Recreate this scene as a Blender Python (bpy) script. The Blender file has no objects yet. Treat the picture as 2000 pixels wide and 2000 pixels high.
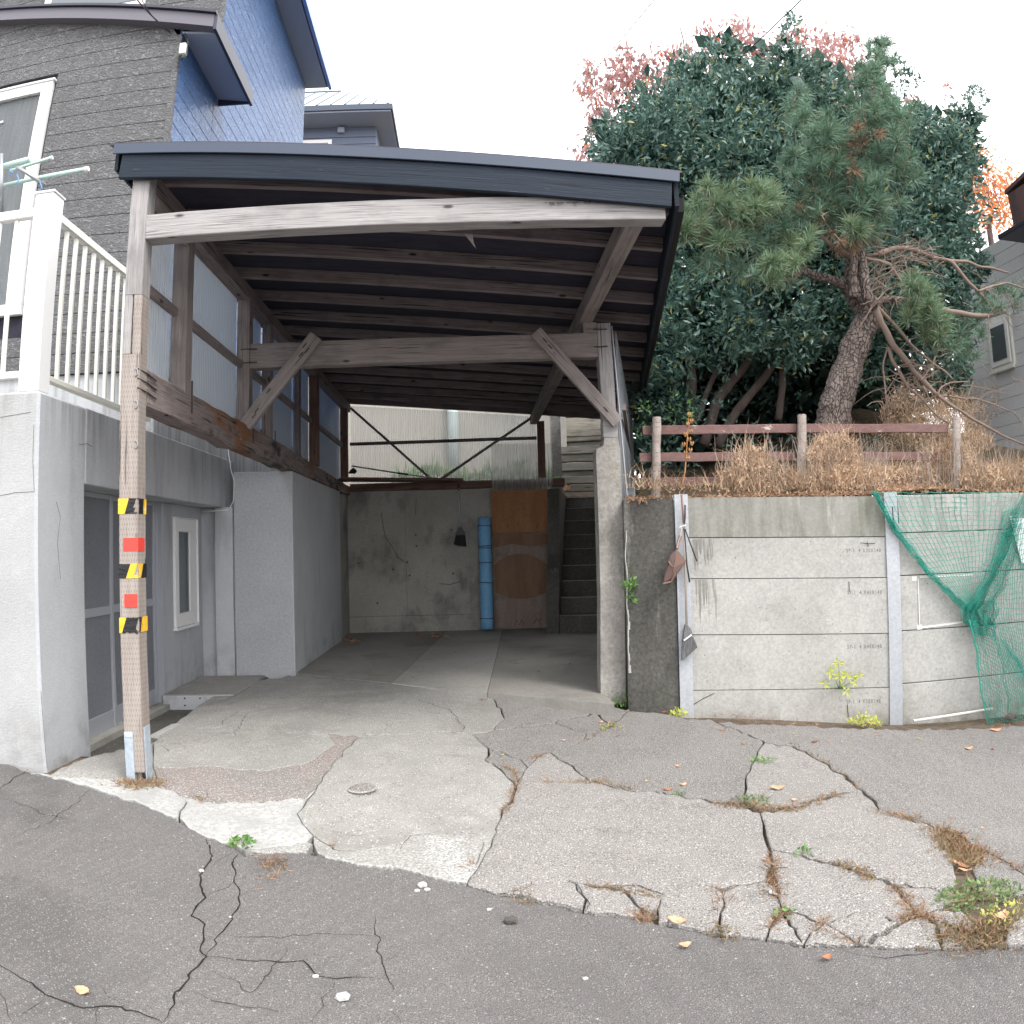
import bpy, math, random
import numpy as np
from mathutils import Vector, Matrix, noise as mnoise
from mathutils.geometry import delaunay_2d_cdt

SC = bpy.context.scene
COL = SC.collection
RND = random.Random(7)
PI = math.pi

# ------------------------------------------------------------------ camera
# a wide phone lens with barrel distortion: polynomial lens model, r in mm on a 36 mm sensor
KP = [0.6921491452181563, 0.05047173878612393, -0.1827776124089273, 0.08620634515894553]
RW = Matrix(((0.9981577713261887, 0.05642734100024974, 0.022293916855899754),
             (-0.0552864548495652, 0.9972750161535188, -0.048846187836573234),
             (-0.024989426790209202, 0.047523650361060654, 0.9985574751635764)))
cd = bpy.data.cameras.new('camera')
cam = bpy.data.objects.new('camera', cd); COL.objects.link(cam); SC.camera = cam
cd.type = 'PANO'; cd.panorama_type = 'FISHEYE_LENS_POLYNOMIAL'
cd.sensor_width = 36; cd.sensor_height = 36; cd.sensor_fit = 'AUTO'
cd.fisheye_fov = PI
cd.fisheye_polynomial_k0 = 0.0
cd.fisheye_polynomial_k1 = -KP[0] / 18
cd.fisheye_polynomial_k2 = -KP[1] / 18 ** 2
cd.fisheye_polynomial_k3 = -KP[2] / 18 ** 3
cd.fisheye_polynomial_k4 = -KP[3] / 18 ** 4
cd.clip_start = 0.05; cd.clip_end = 3000
x_, y_, z_ = RW @ Vector((1, 0, 0)), RW @ Vector((0, 1, 0)), RW @ Vector((0, 0, 1))
cam.matrix_world = Matrix(((x_.x, z_.x, -y_.x, 0), (x_.y, z_.y, -y_.y, 0), (x_.z, z_.z, -y_.z, 0), (0, 0, 0, 1)))

# ------------------------------------------------------------------ world, sun, exposure
SUN_EL, SUN_AZ = math.radians(52), math.radians(142)   # veiled sun behind the camera, to the right
w = bpy.data.worlds.new('World'); SC.world = w; w.use_nodes = True
wn = w.node_tree; wn.nodes.clear()
sky = wn.nodes.new('ShaderNodeTexSky'); sky.sky_type = 'NISHITA'; sky.sun_disc = False
sky.sun_elevation = SUN_EL; sky.sun_rotation = SUN_AZ; sky.air_density = 1.0; sky.dust_density = 4.0
hs = wn.nodes.new('ShaderNodeHueSaturation'); hs.inputs['Saturation'].default_value = 0.45
mx = wn.nodes.new('ShaderNodeMix'); mx.data_type = 'RGBA'; mx.inputs['Factor'].default_value = 0.72
mx.inputs[7].default_value = (8.9, 8.85, 8.9, 1)          # even cloud veil over the blue
bg = wn.nodes.new('ShaderNodeBackground'); bg.inputs['Strength'].default_value = 0.12
wo = wn.nodes.new('ShaderNodeOutputWorld')
wn.links.new(sky.outputs[0], hs.inputs['Color']); wn.links.new(hs.outputs[0], mx.inputs[6])
wn.links.new(mx.outputs[2], bg.inputs['Color']); wn.links.new(bg.outputs[0], wo.inputs['Surface'])
sd = bpy.data.lights.new('sun', 'SUN'); sd.energy = 0.8; sd.angle = math.radians(16); sd.color = (1, .97, .92)
so = bpy.data.objects.new('sun', sd); COL.objects.link(so)
dirv = Vector((math.sin(SUN_AZ) * math.cos(SUN_EL), math.cos(SUN_AZ) * math.cos(SUN_EL), math.sin(SUN_EL)))
so.rotation_euler = dirv.to_track_quat('Z', 'Y').to_euler()
SC.view_settings.view_transform = 'Standard'; SC.view_settings.look = 'None'
SC.view_settings.exposure = 1.7; SC.view_settings.gamma = 1.0; SC.view_settings.use_curve_mapping = False
SC.cycles.max_bounces = 12; SC.cycles.diffuse_bounces = 8; SC.cycles.transparent_max_bounces = 24

# ------------------------------------------------------------------ survey helpers (lines of sight to places on known planes)
def TH(r): return KP[0] * r + KP[1] * r * r + KP[2] * r ** 3 + KP[3] * r ** 4
def ray(px, py):
    u, v = (px - 1000) / 1000, (py - 1000) / 1000
    r = math.hypot(u, v) or 1e-9; t = TH(r); s = math.sin(t) / r
    return RW @ Vector((u * s, math.cos(t), -v * s))
def onY(px, py, y): d = ray(px, py); return d * (y / d.y)
def onX(px, py, x): d = ray(px, py); return d * (x / d.x)
def onZ(px, py, z): d = ray(px, py); return d * (z / d.z)
CTRL = [(1165,240,34),(1225,100,26),(1265,120,34),(1310,110,34),(1440,50,26),(1610,75,30),(1680,130,30),(1670,240,30),(1540,70,22),(1120,290,14),(1780,200,18),(1890,300,24),(-2.7, 3.9, -1.14), (-1.75, 3.75, -1.168), (-1.7, 7, -1.158), (-.5, 6.3, -1.175), (.95, 5.25, -1.205), (1.62, 5.35, -1.302),
        (3.1, 5.16, -1.432), (4.6, 5.15, -1.44), (-4, 0, -1.22), (0, 0, -1.46), (4, 0, -1.7), (-4, 2.8, -1.12), (0, 2.6, -1.38), (4, 3, -1.6),
        (0, -5, -1.5), (6, 4.5, -1.5), (-2.37, 5.5, -1.2), (-1.0, 4.6, -1.2), (1.2, 4.2, -1.32)]
_A = np.array([[1, c[0], c[1]] for c in CTRL]); _z = np.array([c[2] for c in CTRL])
PL = np.linalg.lstsq(_A, _z, rcond=None)[0]; _res = _z - _A @ PL; _cx = np.array([c[:2] for c in CTRL])
def Zg(x, y):
    xc, yc = max(-12, min(12, x)), max(-14, min(12, y))
    d2 = ((_cx - (x, y)) ** 2).sum(1); wt = np.exp(-d2 / (2 * .9 ** 2)) + .02 / (1 + d2)
    return float(PL[0] + PL[1] * xc + PL[2] * yc + (wt * _res).sum() / (wt.sum() + .05))
def ground(px, py, dz=0.0):
    d = ray(px, py); z = -1.3
    for _ in range(12):
        p = d * (z / d.z); z = Zg(p.x, p.y) + dz
    return d * (z / d.z)
P1, P2 = Vector((1.625, 5.345, 0)), Vector((3.093, 5.154, 0))
WD = (P2 - P1).normalized(); WN = Vector((WD.y, -WD.x, 0))     # along the retaining wall / out of it, towards the road
def onW(px, py, off=0.0):
    d = ray(px, py); o = P1 + WN * off
    if (d * (o.dot(WN) / d.dot(WN))).x > 3.09 - off: return onY(px, py, 5.154 - off)
    return d * (o.dot(WN) / d.dot(WN))

# ------------------------------------------------------------------ materials
def mk(name):
    m = bpy.data.materials.new(name); m.use_nodes = True; nt = m.node_tree
    return m, nt, nt.nodes['Principled BSDF']
def nd(nt, t, ins=None, **kw):
    n = nt.nodes.new('ShaderNode' + t)
    for k, v in kw.items(): setattr(n, k, v)
    for k, v in (ins or {}).items():
        if hasattr(v, 'is_output') or isinstance(v, bpy.types.NodeSocket): nt.links.new(v, n.inputs[k])
        else: n.inputs[k].default_value = v
    return n
def c4(c): return (c[0], c[1], c[2], 1)
def ramp(nt, fac, stops):
    r = nd(nt, 'ValToRGB', {'Fac': fac}); e = r.color_ramp.elements
    while len(e) < len(stops): e.new(0.5)
    for i, (p, c) in enumerate(stops): e[i].position = p; e[i].color = c4(c) if len(c) == 3 else c
    return r.outputs['Color']
def bw(nt, fac, lo, hi):
    return ramp(nt, fac, [(lo, (0, 0, 0)), (hi, (1, 1, 1))] if lo < hi else [(hi, (1, 1, 1)), (lo, (0, 0, 0))])
def mixc(nt, f, a, b, blend='MIX'):
    n = nt.nodes.new('ShaderNodeMix'); n.data_type = 'RGBA'; n.blend_type = blend
    for s, v in ((0, f), (6, a), (7, b)):
        if isinstance(v, bpy.types.NodeSocket): nt.links.new(v, n.inputs[s])
        elif s == 0: n.inputs[0].default_value = v
        else: n.inputs[s].default_value = c4(v)
    return n.outputs[2]
def coords(nt, kind='pos', scale=(1, 1, 1)):
    src = nd(nt, 'NewGeometry').outputs['Position'] if kind == 'pos' else nd(nt, 'TexCoord').outputs['Object']
    return nd(nt, 'Mapping', {'Vector': src, 'Scale': scale}).outputs[0]
def tex(nt, v, scale, detail=4, rough=.6, dist=0): return nd(nt, 'TexNoise', {'Vector': v, 'Scale': scale, 'Detail': detail, 'Roughness': rough, 'Distortion': dist}).outputs['Fac']
def vor(nt, v, scale, feature='F1', out='Distance'): return nd(nt, 'TexVoronoi', {'Vector': v, 'Scale': scale}, feature=feature).outputs[out]
def surf(name, a, b, scale=3, stretch=(1, 1, 1), kind='pos', rough=.85, bump=(.3, 40), stains=(), specks=(), metal=0, spec=.3, detail=5, bstretch=None, fine=.16, drip=None, dirt=None):
    """two tones mixed by noise, stains = (colour, scale, stretch, lo, hi, amount), specks = (colour, scale, lo, hi)"""
    m, nt, p = mk(name); v = coords(nt, kind, stretch)
    col = mixc(nt, bw(nt, tex(nt, v, scale, detail), .32, .68), a, b)
    for (sc, s, st, lo, hi, am) in stains:
        f = bw(nt, tex(nt, coords(nt, kind, st), s, 5, .65), lo, hi)
        g = nd(nt, 'Math', {0: f, 1: am}, operation='MULTIPLY').outputs[0]
        col = mixc(nt, g, col, sc)
    for (sc, s, lo, hi) in specks:
        f = bw(nt, vor(nt, coords(nt, kind), s), hi, lo)
        k = bw(nt, nd(nt, 'TexWhiteNoise', {'Vector': vor(nt, coords(nt, kind), s, out='Position')}).outputs['Value'], .45, .6)
        f = nd(nt, 'Math', {0: f, 1: k}, operation='MULTIPLY').outputs[0]
        col = mixc(nt, f, col, sc)
    if fine:
        fn = ramp(nt, tex(nt, coords(nt, kind), 42, 5, .75), [(.3, (1 - fine,) * 3), (.7, (1 + fine,) * 3)]); col = mixc(nt, 1.0, col, fn, 'MULTIPLY')
    zz = nd(nt, 'SeparateXYZ', {0: nd(nt, 'NewGeometry').outputs['Position']}).outputs[2]
    for spec_, up in ((drip, True), (dirt, False)):
        if not spec_: continue
        (z0, z1, sc, am) = spec_
        g = nd(nt, 'MapRange', {0: zz, 1: z0, 2: z1, 3: 0.0, 4: 1.0}).outputs[0]
        n_ = bw(nt, tex(nt, coords(nt, 'pos', (9, 9, .35) if up else (1, 1, 1)), 1.6 if up else 5, 5, .6), .46, .66)
        g = nd(nt, 'Math', {0: g, 1: n_}, operation='MULTIPLY').outputs[0]; g = nd(nt, 'Math', {0: g, 1: am}, operation='MULTIPLY').outputs[0]
        col = mixc(nt, g, col, sc)
    nt.links.new(col, p.inputs['Base Color']); p.inputs['Roughness'].default_value = rough
    p.inputs['Metallic'].default_value = metal; p.inputs['Specular IOR Level'].default_value = spec
    if bump:
        h = tex(nt, coords(nt, kind, bstretch or stretch), bump[1], 4, .7)
        bp = nd(nt, 'Bump', {'Height': h, 'Strength': bump[0], 'Distance': .01})
        nt.links.new(bp.outputs[0], p.inputs['Normal'])
    return m
def plain(name, c, rough=.5, metal=0, spec=.5):
    m, nt, p = mk(name); p.inputs['Base Color'].default_value = c4(c); p.inputs['Roughness'].default_value = rough
    p.inputs['Metallic'].default_value = metal; p.inputs['Specular IOR Level'].default_value = spec; return m
def wood(name, a, b, dark, rough=.8, dashes=False, knots=True, stains=()):
    m, nt, p = mk(name)
    ox = nd(nt, 'ObjectInfo').outputs['Random']
    off = nd(nt, 'CombineXYZ', {'X': nd(nt, 'Math', {0: ox, 1: 37.0}, operation='MULTIPLY').outputs[0]}).outputs[0]
    base = nd(nt, 'VectorMath', {0: nd(nt, 'TexCoord').outputs['Object'], 1: off}, operation='ADD').outputs[0]
    def cs(s): return nd(nt, 'Mapping', {'Vector': base, 'Scale': s}).outputs[0]
    g1 = tex(nt, cs((1.2, 26, 26)), 1.6, 6, .65, .6); g2 = tex(nt, cs((3, 160, 160)), 1.0, 3, .6)
    col = mixc(nt, bw(nt, g1, .3, .7), a, b)
    col = mixc(nt, nd(nt, 'Math', {0: bw(nt, g2, .54, .68), 1: .8}, operation='MULTIPLY').outputs[0], col, dark)
    big = bw(nt, tex(nt, cs((1.5, 3, 3)), 2.2, 4), .5, .75)
    col = mixc(nt, nd(nt, 'Math', {0: big, 1: .6}, operation='MULTIPLY').outputs[0], col, dark)
    if knots:
        vk = vor(nt, cs((2.2, 6, 6)), 1.5)
        col = mixc(nt, bw(nt, vk, .12, .06), col, tuple(x * .45 for x in dark))
    for (sc, s, st, lo, hi, am) in stains:
        f = nd(nt, 'Math', {0: bw(nt, tex(nt, cs(st), s, 5), lo, hi), 1: am}, operation='MULTIPLY').outputs[0]
        col = mixc(nt, f, col, sc)
    ck = tex(nt, cs((.9, 34, 34)), 1.7, 2, .5, .3); ckb = nd(nt, 'Math', {0: bw(nt, ck, .655, .70), 1: .9}, operation='MULTIPLY').outputs[0]
    col = mixc(nt, ckb, col, tuple(x * .35 for x in dark))
    if dashes:
        o = nd(nt, 'SeparateXYZ', {0: nd(nt, 'TexCoord').outputs['Object']}).outputs
        rowv = nd(nt, 'Math', {0: o[0], 1: 38.0}, operation='MULTIPLY').outputs[0]
        fr = nd(nt, 'Math', {0: rowv}, operation='FRACT').outputs[0]; fl = nd(nt, 'Math', {0: rowv}, operation='FLOOR').outputs[0]
        sy = nd(nt, 'Math', {0: o[1], 1: o[2]}, operation='ADD').outputs[0]
        u = nd(nt, 'Math', {0: nd(nt, 'Math', {0: sy, 1: 72.0}, operation='MULTIPLY').outputs[0], 1: nd(nt, 'Math', {0: fl, 1: .5}, operation='MULTIPLY').outputs[0]}, operation='ADD').outputs[0]
        fu = nd(nt, 'Math', {0: u}, operation='FRACT').outputs[0]
        d = nd(nt, 'Math', {0: nd(nt, 'Math', {0: fr, 1: .38}, operation='LESS_THAN').outputs[0], 1: nd(nt, 'Math', {0: fu, 1: .2}, operation='LESS_THAN').outputs[0]}, operation='MULTIPLY').outputs[0]
        d = nd(nt, 'Math', {0: d, 1: .75}, operation='MULTIPLY').outputs[0]
        col = mixc(nt, d, col, (.12, .09, .07))
    nt.links.new(col, p.inputs['Base Color']); p.inputs['Roughness'].default_value = rough; p.inputs['Specular IOR Level'].default_value = .2
    bp = nd(nt, 'Bump', {'Height': nd(nt, 'Math', {0: g1, 1: g2}, operation='ADD').outputs[0], 'Strength': .5, 'Distance': .006})
    nt.links.new(bp.outputs[0], p.inputs['Normal']); return m
M = {}
M['wood'] = wood('grey_wood', (.20, .172, .165), (.295, .262, .252), (.11, .095, .09))
M['wood_top'] = wood('bleached_wood', (.28, .265, .265), (.39, .375, .375), (.15, .14, .14))
M['wood_post'] = wood('incised_wood', (.27, .235, .21), (.37, .335, .31), (.24, .19, .165), dashes=True)
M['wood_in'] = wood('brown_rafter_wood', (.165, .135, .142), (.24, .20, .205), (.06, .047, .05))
M['wood_red'] = wood('red_brown_wood', (.13, .075, .058), (.19, .12, .10), (.06, .035, .03))
M['wood_sill'] = wood('rotten_sill_wood', (.17, .14, .135), (.26, .22, .21), (.04, .035, .035), stains=(((.20, .085, .035), 1.3, (.8, 3, 3), .5, .62, .85), ((.02, .02, .025), 1.7, (1.2, 4, 4), .56, .66, .85), ((.40, .37, .35), 3, (2, 8, 8), .66, .72, .6)))
M['sleeper'] = wood('sleeper_wood', (.25, .235, .20), (.36, .34, .30), (.12, .11, .095), knots=False)
M['log'] = wood('fence_post_wood', (.34, .29, .26), (.46, .41, .38), (.2, .16, .14), knots=False)
M['navy'] = wood('navy_board', (.011, .018, .031), (.018, .028, .043), (.014, .02, .03), rough=.6, knots=False, stains=(((.30, .27, .25), 6, (.8, 30, 30), .69, .74, .55),))
M['trim'] = plain('grey_metal_trim', (.04, .056, .09), .45, 0, .5)
M['black'] = plain('black_felt', (.012, .012, .014), .9)
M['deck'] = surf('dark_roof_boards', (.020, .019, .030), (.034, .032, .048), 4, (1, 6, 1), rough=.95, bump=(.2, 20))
def siding(name, a, b, rough, bs, metal=0, spec=.5, coat=0):
    m, nt, p = mk(name); v = coords(nt, 'pos', (1, 1, 2.0))
    n1 = tex(nt, v, 16, 2, .5, 3.0); r = bw(nt, n1, .42, .6)
    col = mixc(nt, bw(nt, n1, .25, .8), a, b)
    dirt = bw(nt, tex(nt, coords(nt, 'pos', (1, 1, .3)), 1.2, 4), .45, .75)
    col = mixc(nt, nd(nt, 'Math', {0: dirt, 1: .10}, operation='MULTIPLY').outputs[0], col, tuple(min(1, x * 1.5 + .02) for x in b))
    nt.links.new(col, p.inputs['Base Color']); p.inputs['Roughness'].default_value = rough
    p.inputs['Metallic'].default_value = metal; p.inputs['Specular IOR Level'].default_value = spec
    bp = nd(nt, 'Bump', {'Height': r, 'Strength': bs, 'Distance': .012}); nt.links.new(bp.outputs[0], p.inputs['Normal']); return m
M['siding'] = siding('charcoal_siding', (.10, .102, .107), (.185, .188, .195), .6, 1.0)
M['siding_blue'] = siding('blue_siding', (.018, .07, .21), (.08, .215, .50), .34, 1.0, 0, .7)
M['soffit'] = plain('grey_soffit', (.30, .35, .45), .6)
M['eave_trim'] = plain('eave_trim', (.12, .115, .14), .45)
M['eave_dark'] = plain('dark_eave_edge', (.03, .03, .05), .4)
M['eave_blue'] = plain('blue_gutter_trim', (.16, .30, .70), .3)
M['white'] = plain('white_plastic', (.80, .80, .80), .4)
M['ivory'] = plain('ivory_metal', (.72, .72, .66), .4)
M['alu'] = plain('aluminium', (.42, .44, .48), .35, .3)
M['door'] = surf('grey_door_panel', (.17, .18, .205), (.195, .205, .23), 3, rough=.45, bump=None)
m, nt, p = mk('window_glass'); p.inputs['Base Color'].default_value = (.10, .12, .13, 1); p.inputs['Roughness'].default_value = .04; p.inputs['Specular IOR Level'].default_value = .9; M['glass'] = m
M['curtain'] = surf('sheer_curtain', (.13, .14, .15), (.24, .25, .265), 5, (6, 6, .3), rough=.9, bump=None)
m, nt, p = mk('clear_pane'); p.inputs['Base Color'].default_value = (.16, .18, .19, 1); p.inputs['Roughness'].default_value = .03
p.inputs['Alpha'].default_value = .28; M['pane'] = m
M['stucco_w'] = surf('pale_render', (.36, .365, .37), (.41, .415, .42), 2, rough=.9, bump=(.5, 90), fine=.06, drip=(.6, .95, (.19, .19, .18), .45), dirt=(-.75, -1.25, (.17, .16, .14), .7), stains=(((.22, .22, .215), 3, (1, 1, .22), .56, .74, .5), ((.46, .46, .46), 5, (1, 1, 1), .6, .7, .4)))
M['stucco_g'] = surf('grey_render', (.42, .438, .465), (.48, .497, .52), 2, rough=.85, bump=(.35, 70), fine=.06, drip=(.5, .95, (.17, .17, .17), .6), dirt=(-.8, -1.2, (.18, .17, .155), .6), stains=(((.20, .20, .21), 2.4, (1.4, 1.4, .25), .54, .74, .55), ((.46, .47, .48), 4, (1, 1, .7), .6, .72, .5)))
M['stucco_b'] = surf('block_render', (.37, .385, .405), (.43, .44, .46), 2, rough=.85, bump=(.8, 60), stains=(((.5, .5, .49), 7, (1, 1, 1), .68, .74, .35),))
M['conc'] = surf('old_concrete', (.28, .275, .25), (.37, .362, .335), 1.6, rough=.92, bump=(.35, 60), stains=(((.13, .125, .12), 2.2, (1, 1, .6), .52, .66, .7), ((.45, .44, .42), 3, (1, 1, .4), .62, .75, .3)), specks=(((.10, .10, .09), 3.4, .03, .06),))
M['conc_post'] = surf('post_concrete', (.25, .235, .215), (.37, .355, .33), 5, rough=.95, fine=.3, bump=(.9, 110), stains=(((.16, .155, .14), 4, (1, 1, .5), .5, .66, .55), ((.40, .31, .10), 5, (1, 1, .4), .64, .74, .4)))
M['conc_dark'] = surf('dark_concrete', (.08, .077, .07), (.12, .115, .105), 3, (1, 1, .5), rough=.95, bump=(.8, 90), fine=.45, stains=(((.05, .06, .035), 2, (1, 1, .4), .5, .7, .5), ((.26, .25, .23), 3, (3, 3, .35), .62, .72, .55)))  # dark concrete tone, mottled with greenish and paler streaks
M['panel'] = surf('precast_concrete', (.35, .345, .328), (.43, .425, .405), 2.5, rough=.9, bump=(.35, 90), fine=.2, drip=(-.1, .05, (.24, .235, .21), .5), dirt=(-1.20, -1.45, (.17, .155, .125), 1.0), stains=(((.29, .285, .26), 2.0, (1, 1, .8), .5, .72, .6), ((.52, .515, .50), 3.5, (1, 1, .6), .6, .75, .5)), specks=(((.14, .135, .12), 24, .07, .12), ((.10, .095, .085), 9, .03, .05)))
M['panel_top'] = surf('lichen_stained_concrete', (.21, .21, .185), (.31, .305, .28), 3, (2.5, 2.5, .5), rough=.92, bump=(.35, 90), stains=(((.14, .145, .105), 2.6, (3.5, 3.5, .45), .5, .66, .7), ((.52, .51, .48), 3, (3, 3, .4), .6, .72, .5)))
M['panel_streak'] = surf('streaked_concrete', (.18, .172, .155), (.31, .305, .28), 3, (6, 6, .5), rough=.92, bump=(.3, 90), stains=(((.50, .49, .47), 2.4, (6, 6, .4), .55, .64, .7),))
M['steel'] = surf('galvanised_steel', (.38, .40, .43), (.46, .48, .51), 3, (1, 1, .4), rough=.5, bump=(.1, 30), stains=(((.36, .34, .30), 3, (1, 1, .3), .6, .75, .4),), metal=.25)
M['galv'] = surf('zinc_plate', (.38, .44, .50), (.48, .54, .60), 8, rough=.5, bump=(.1, 30), metal=.3)
M['rust'] = plain('rusty_iron', (.045, .035, .032), .8)
def ground_mat(name, a, b, chips, dark, scale, stains=(), bump=.9, sc2=None):
    m, nt, p = mk(name); v = coords(nt); 
    col = mixc(nt, bw(nt, tex(nt, v, 1.1, 7, .7), .36, .64), a, b)
    for (s_c, s, st, lo, hi, am) in stains:
        f = nd(nt, 'Math', {0: bw(nt, tex(nt, coords(nt, 'pos', st), s, 5, .65), lo, hi), 1: am}, operation='MULTIPLY').outputs[0]; col = mixc(nt, f, col, s_c)
    fine = tex(nt, v, scale * 1.6, 3, .7)
    col = mixc(nt, bw(nt, fine, .58, .40), col, dark)
    for k, (cc, s, lo) in enumerate(chips):
        vv = nd(nt, 'TexVoronoi', {'Vector': v, 'Scale': s, 'Randomness': 1.0})
        f = bw(nt, vv.outputs['Distance'], .36, .22)
        sel = bw(nt, nd(nt, 'SeparateColor', {0: vv.outputs['Color']}).outputs[k % 3], lo, lo + .06)
        g = nd(nt, 'Math', {0: f, 1: sel}, operation='MULTIPLY').outputs[0]; col = mixc(nt, g, col, cc)
    nt.links.new(col, p.inputs['Base Color']); p.inputs['Roughness'].default_value = .9; p.inputs['Specular IOR Level'].default_value = .25
    hh = nd(nt, 'Math', {0: fine, 1: vor(nt, v, scale)}, operation='ADD').outputs[0]
    bp = nd(nt, 'Bump', {'Height': hh, 'Strength': bump, 'Distance': .006}); nt.links.new(bp.outputs[0], p.inputs['Normal']); return m
M['asphalt'] = ground_mat('asphalt', (.19, .181, .177), (.23, .22, .215), [((.32, .31, .30), 115, .74), ((.42, .41, .39), 70, .94), ((.27, .26, .25), 160, .5)], (.10, .096, .094), 160,
                          stains=(((.115, .11, .108), .55, (1, 1, 1), .47, .56, .75), ((.26, .25, .24), 1.7, (1, 1, 1), .56, .72, .5), ((.09, .086, .084), 3.5, (1, 1, 1), .62, .7, .5)))
M['agg'] = ground_mat('exposed_aggregate', (.37, .352, .332), (.45, .43, .408), [((.52, .505, .49), 75, .60), ((.42, .385, .36), 95, .5), ((.15, .145, .14), 85, .66)], (.16, .15, .145), 130,
                      stains=(((.26, .25, .235), 1.1, (1, 1, 1), .5, .68, .6), ((.19, .185, .175), 5, (1, 1, 1), .58, .7, .5)))
M['agg_dark'] = ground_mat('grey_aggregate', (.29, .275, .262), (.37, .353, .335), [((.46, .45, .43), 80, .68), ((.36, .32, .30), 100, .58), ((.11, .105, .10), 85, .66)], (.12, .115, .112), 130,
                      stains=(((.34, .33, .31), .9, (1, 1, 1), .54, .7, .55),))
M['agg_smooth'] = ground_mat('smooth_grey_concrete', (.33, .325, .305), (.42, .41, .385), [((.52, .51, .49), 75, .72), ((.30, .27, .25), 90, .6), ((.16, .155, .15), 60, .8)], (.22, .215, .205), 110,
                      stains=(((.19, .185, .17), 1.3, (1, 1, 1), .46, .62, .75), ((.50, .49, .475), 2.6, (1, 1, 1), .56, .68, .8), ((.16, .155, .145), 7, (1, 1, 1), .6, .7, .6), ((.23, .215, .165), 1.0, (1, 1, 1), .56, .7, .35)), bump=.6)
M['agg_pink'] = ground_mat('pink_aggregate', (.33, .30, .28), (.40, .365, .345), [((.62, .57, .54), 85, .55), ((.48, .36, .32), 75, .6), ((.24, .21, .2), 90, .7)], (.17, .145, .135), 110,
                      stains=(((.30, .30, .285), 1.0, (1, 1, 1), .47, .56, .9),))
M['mortar'] = ground_mat('white_mortar', (.34, .338, .328), (.46, .46, .45), [((.30, .29, .27), 60, .7), ((.47, .47, .46), 100, .7)], (.30, .295, .285), 30,
                      stains=(((.26, .26, .25), 2.6, (1, 1, 1), .48, .66, .85), ((.25, .245, .235), 9, (1, 1, 1), .6, .7, .6),), bump=.35)
M['mortar_old'] = ground_mat('worn_patchy_mortar', (.30, .295, .28), (.38, .375, .36), [((.24, .23, .215), 70, .6), ((.46, .455, .44), 60, .75)], (.22, .215, .20), 60,
                      stains=(((.47, .47, .46), 2.2, (1, 1, 1), .52, .62, .9), ((.20, .195, .185), 4, (1, 1, 1), .6, .7, .6)), bump=.6)
M['pad'] = surf('garage_floor_concrete', (.23, .22, .20), (.30, .29, .268), 1.3, (1, .6, 1), rough=.8, bump=(.25, 50), stains=(((.12, .115, .10), 1.5, (1, 1, 1), .52, .7, .6), ((.38, .37, .35), 2, (1, .4, 1), .64, .76, .4)))
M['pad_light'] = surf('pale_floor_strip', (.29, .28, .262), (.37, .36, .338), 1.3, (1, .6, 1), rough=.8, bump=(.25, 50), stains=(((.24, .23, .21), 1.5, (1, 1, 1), .52, .7, .6),))
M['soil'] = surf('dark_soil', (.085, .066, .05), (.17, .135, .10), 14, rough=1, bump=(1, 60), stains=(((.16, .12, .075), 9, (1, 1, 1), .55, .65, .7),))
M['hill'] = surf('leaf_littered_bank', (.05, .042, .03), (.13, .095, .06), 9, rough=1, bump=(1, 50), stains=(((.22, .15, .08), 14, (1, 1, 1), .55, .62, .7), ((.05, .075, .03), 2, (1, 1, 1), .55, .65, .6)))
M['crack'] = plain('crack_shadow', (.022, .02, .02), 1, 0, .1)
M['ply'] = surf('orange_plywood', (.26, .12, .05), (.34, .17, .08), 3, (3, 3, .7), rough=.7, bump=(.1, 40), stains=(((.12, .06, .03), 3, (2, 2, 1), .58, .75, .5),))
M['ply_dark'] = surf('dark_plywood', (.16, .095, .058), (.22, .135, .085), 3, (3, 3, .7), rough=.7, bump=(.1, 40))
M['ply_grey'] = surf('weathered_plywood', (.20, .155, .135), (.27, .215, .19), 4, (3, 3, .7), rough=.85, bump=(.15, 40), stains=(((.11, .08, .06), 4, (1, 1, .8), .55, .7, .6),))
M['mat_blue'] = surf('light_blue_foam', (.15, .36, .60), (.18, .40, .65), 5, rough=.55, bump=(.1, 20))
M['cord'] = plain('dark_cord', (.03, .045, .06), .6)
M['blackp'] = plain('black_plastic', (.015, .015, .018), .5)
M['bristle'] = surf('black_bristles', (.008, .008, .009), (.03, .03, .032), 40, (3, 3, .15), rough=.8, bump=(.6, 60))
M['greyp'] = surf('grey_bristles', (.10, .10, .105), (.22, .22, .225), 40, (3, 3, .15), rough=.8, bump=(.6, 60))
M['brownp'] = plain('brown_plastic', (.20, .125, .105), .5)
M['brownp_shade'] = plain('brown_plastic_shaded', (.15, .09, .08), .55)  # same brown plastic darkened, the pan's inner shade is in the colour
M['handle'] = plain('pale_wood_handle', (.42, .37, .33), .6)
M['red'] = plain('red_reflector', (.70, .05, .035), .4)
M['yellow'] = surf('worn_yellow_tape', (.75, .42, .02), (.82, .50, .05), 20, rough=.4, bump=(.3, 30), stains=(((.78, .70, .50), 12, (1, 1, 3), .6, .68, .8),))
M['blacktape'] = surf('black_tape', (.012, .012, .015), (.02, .02, .024), 20, (1, 1, 4), rough=.28, bump=(.8, 25))
M['brown_paint'] = surf('peeling_brown_paint', (.15, .085, .08), (.21, .13, .12), 6, (1, 1, 3), rough=.75, bump=(.4, 50), stains=(((.50, .44, .40), 5, (1, 1, 2.5), .64, .67, .95),))
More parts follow.
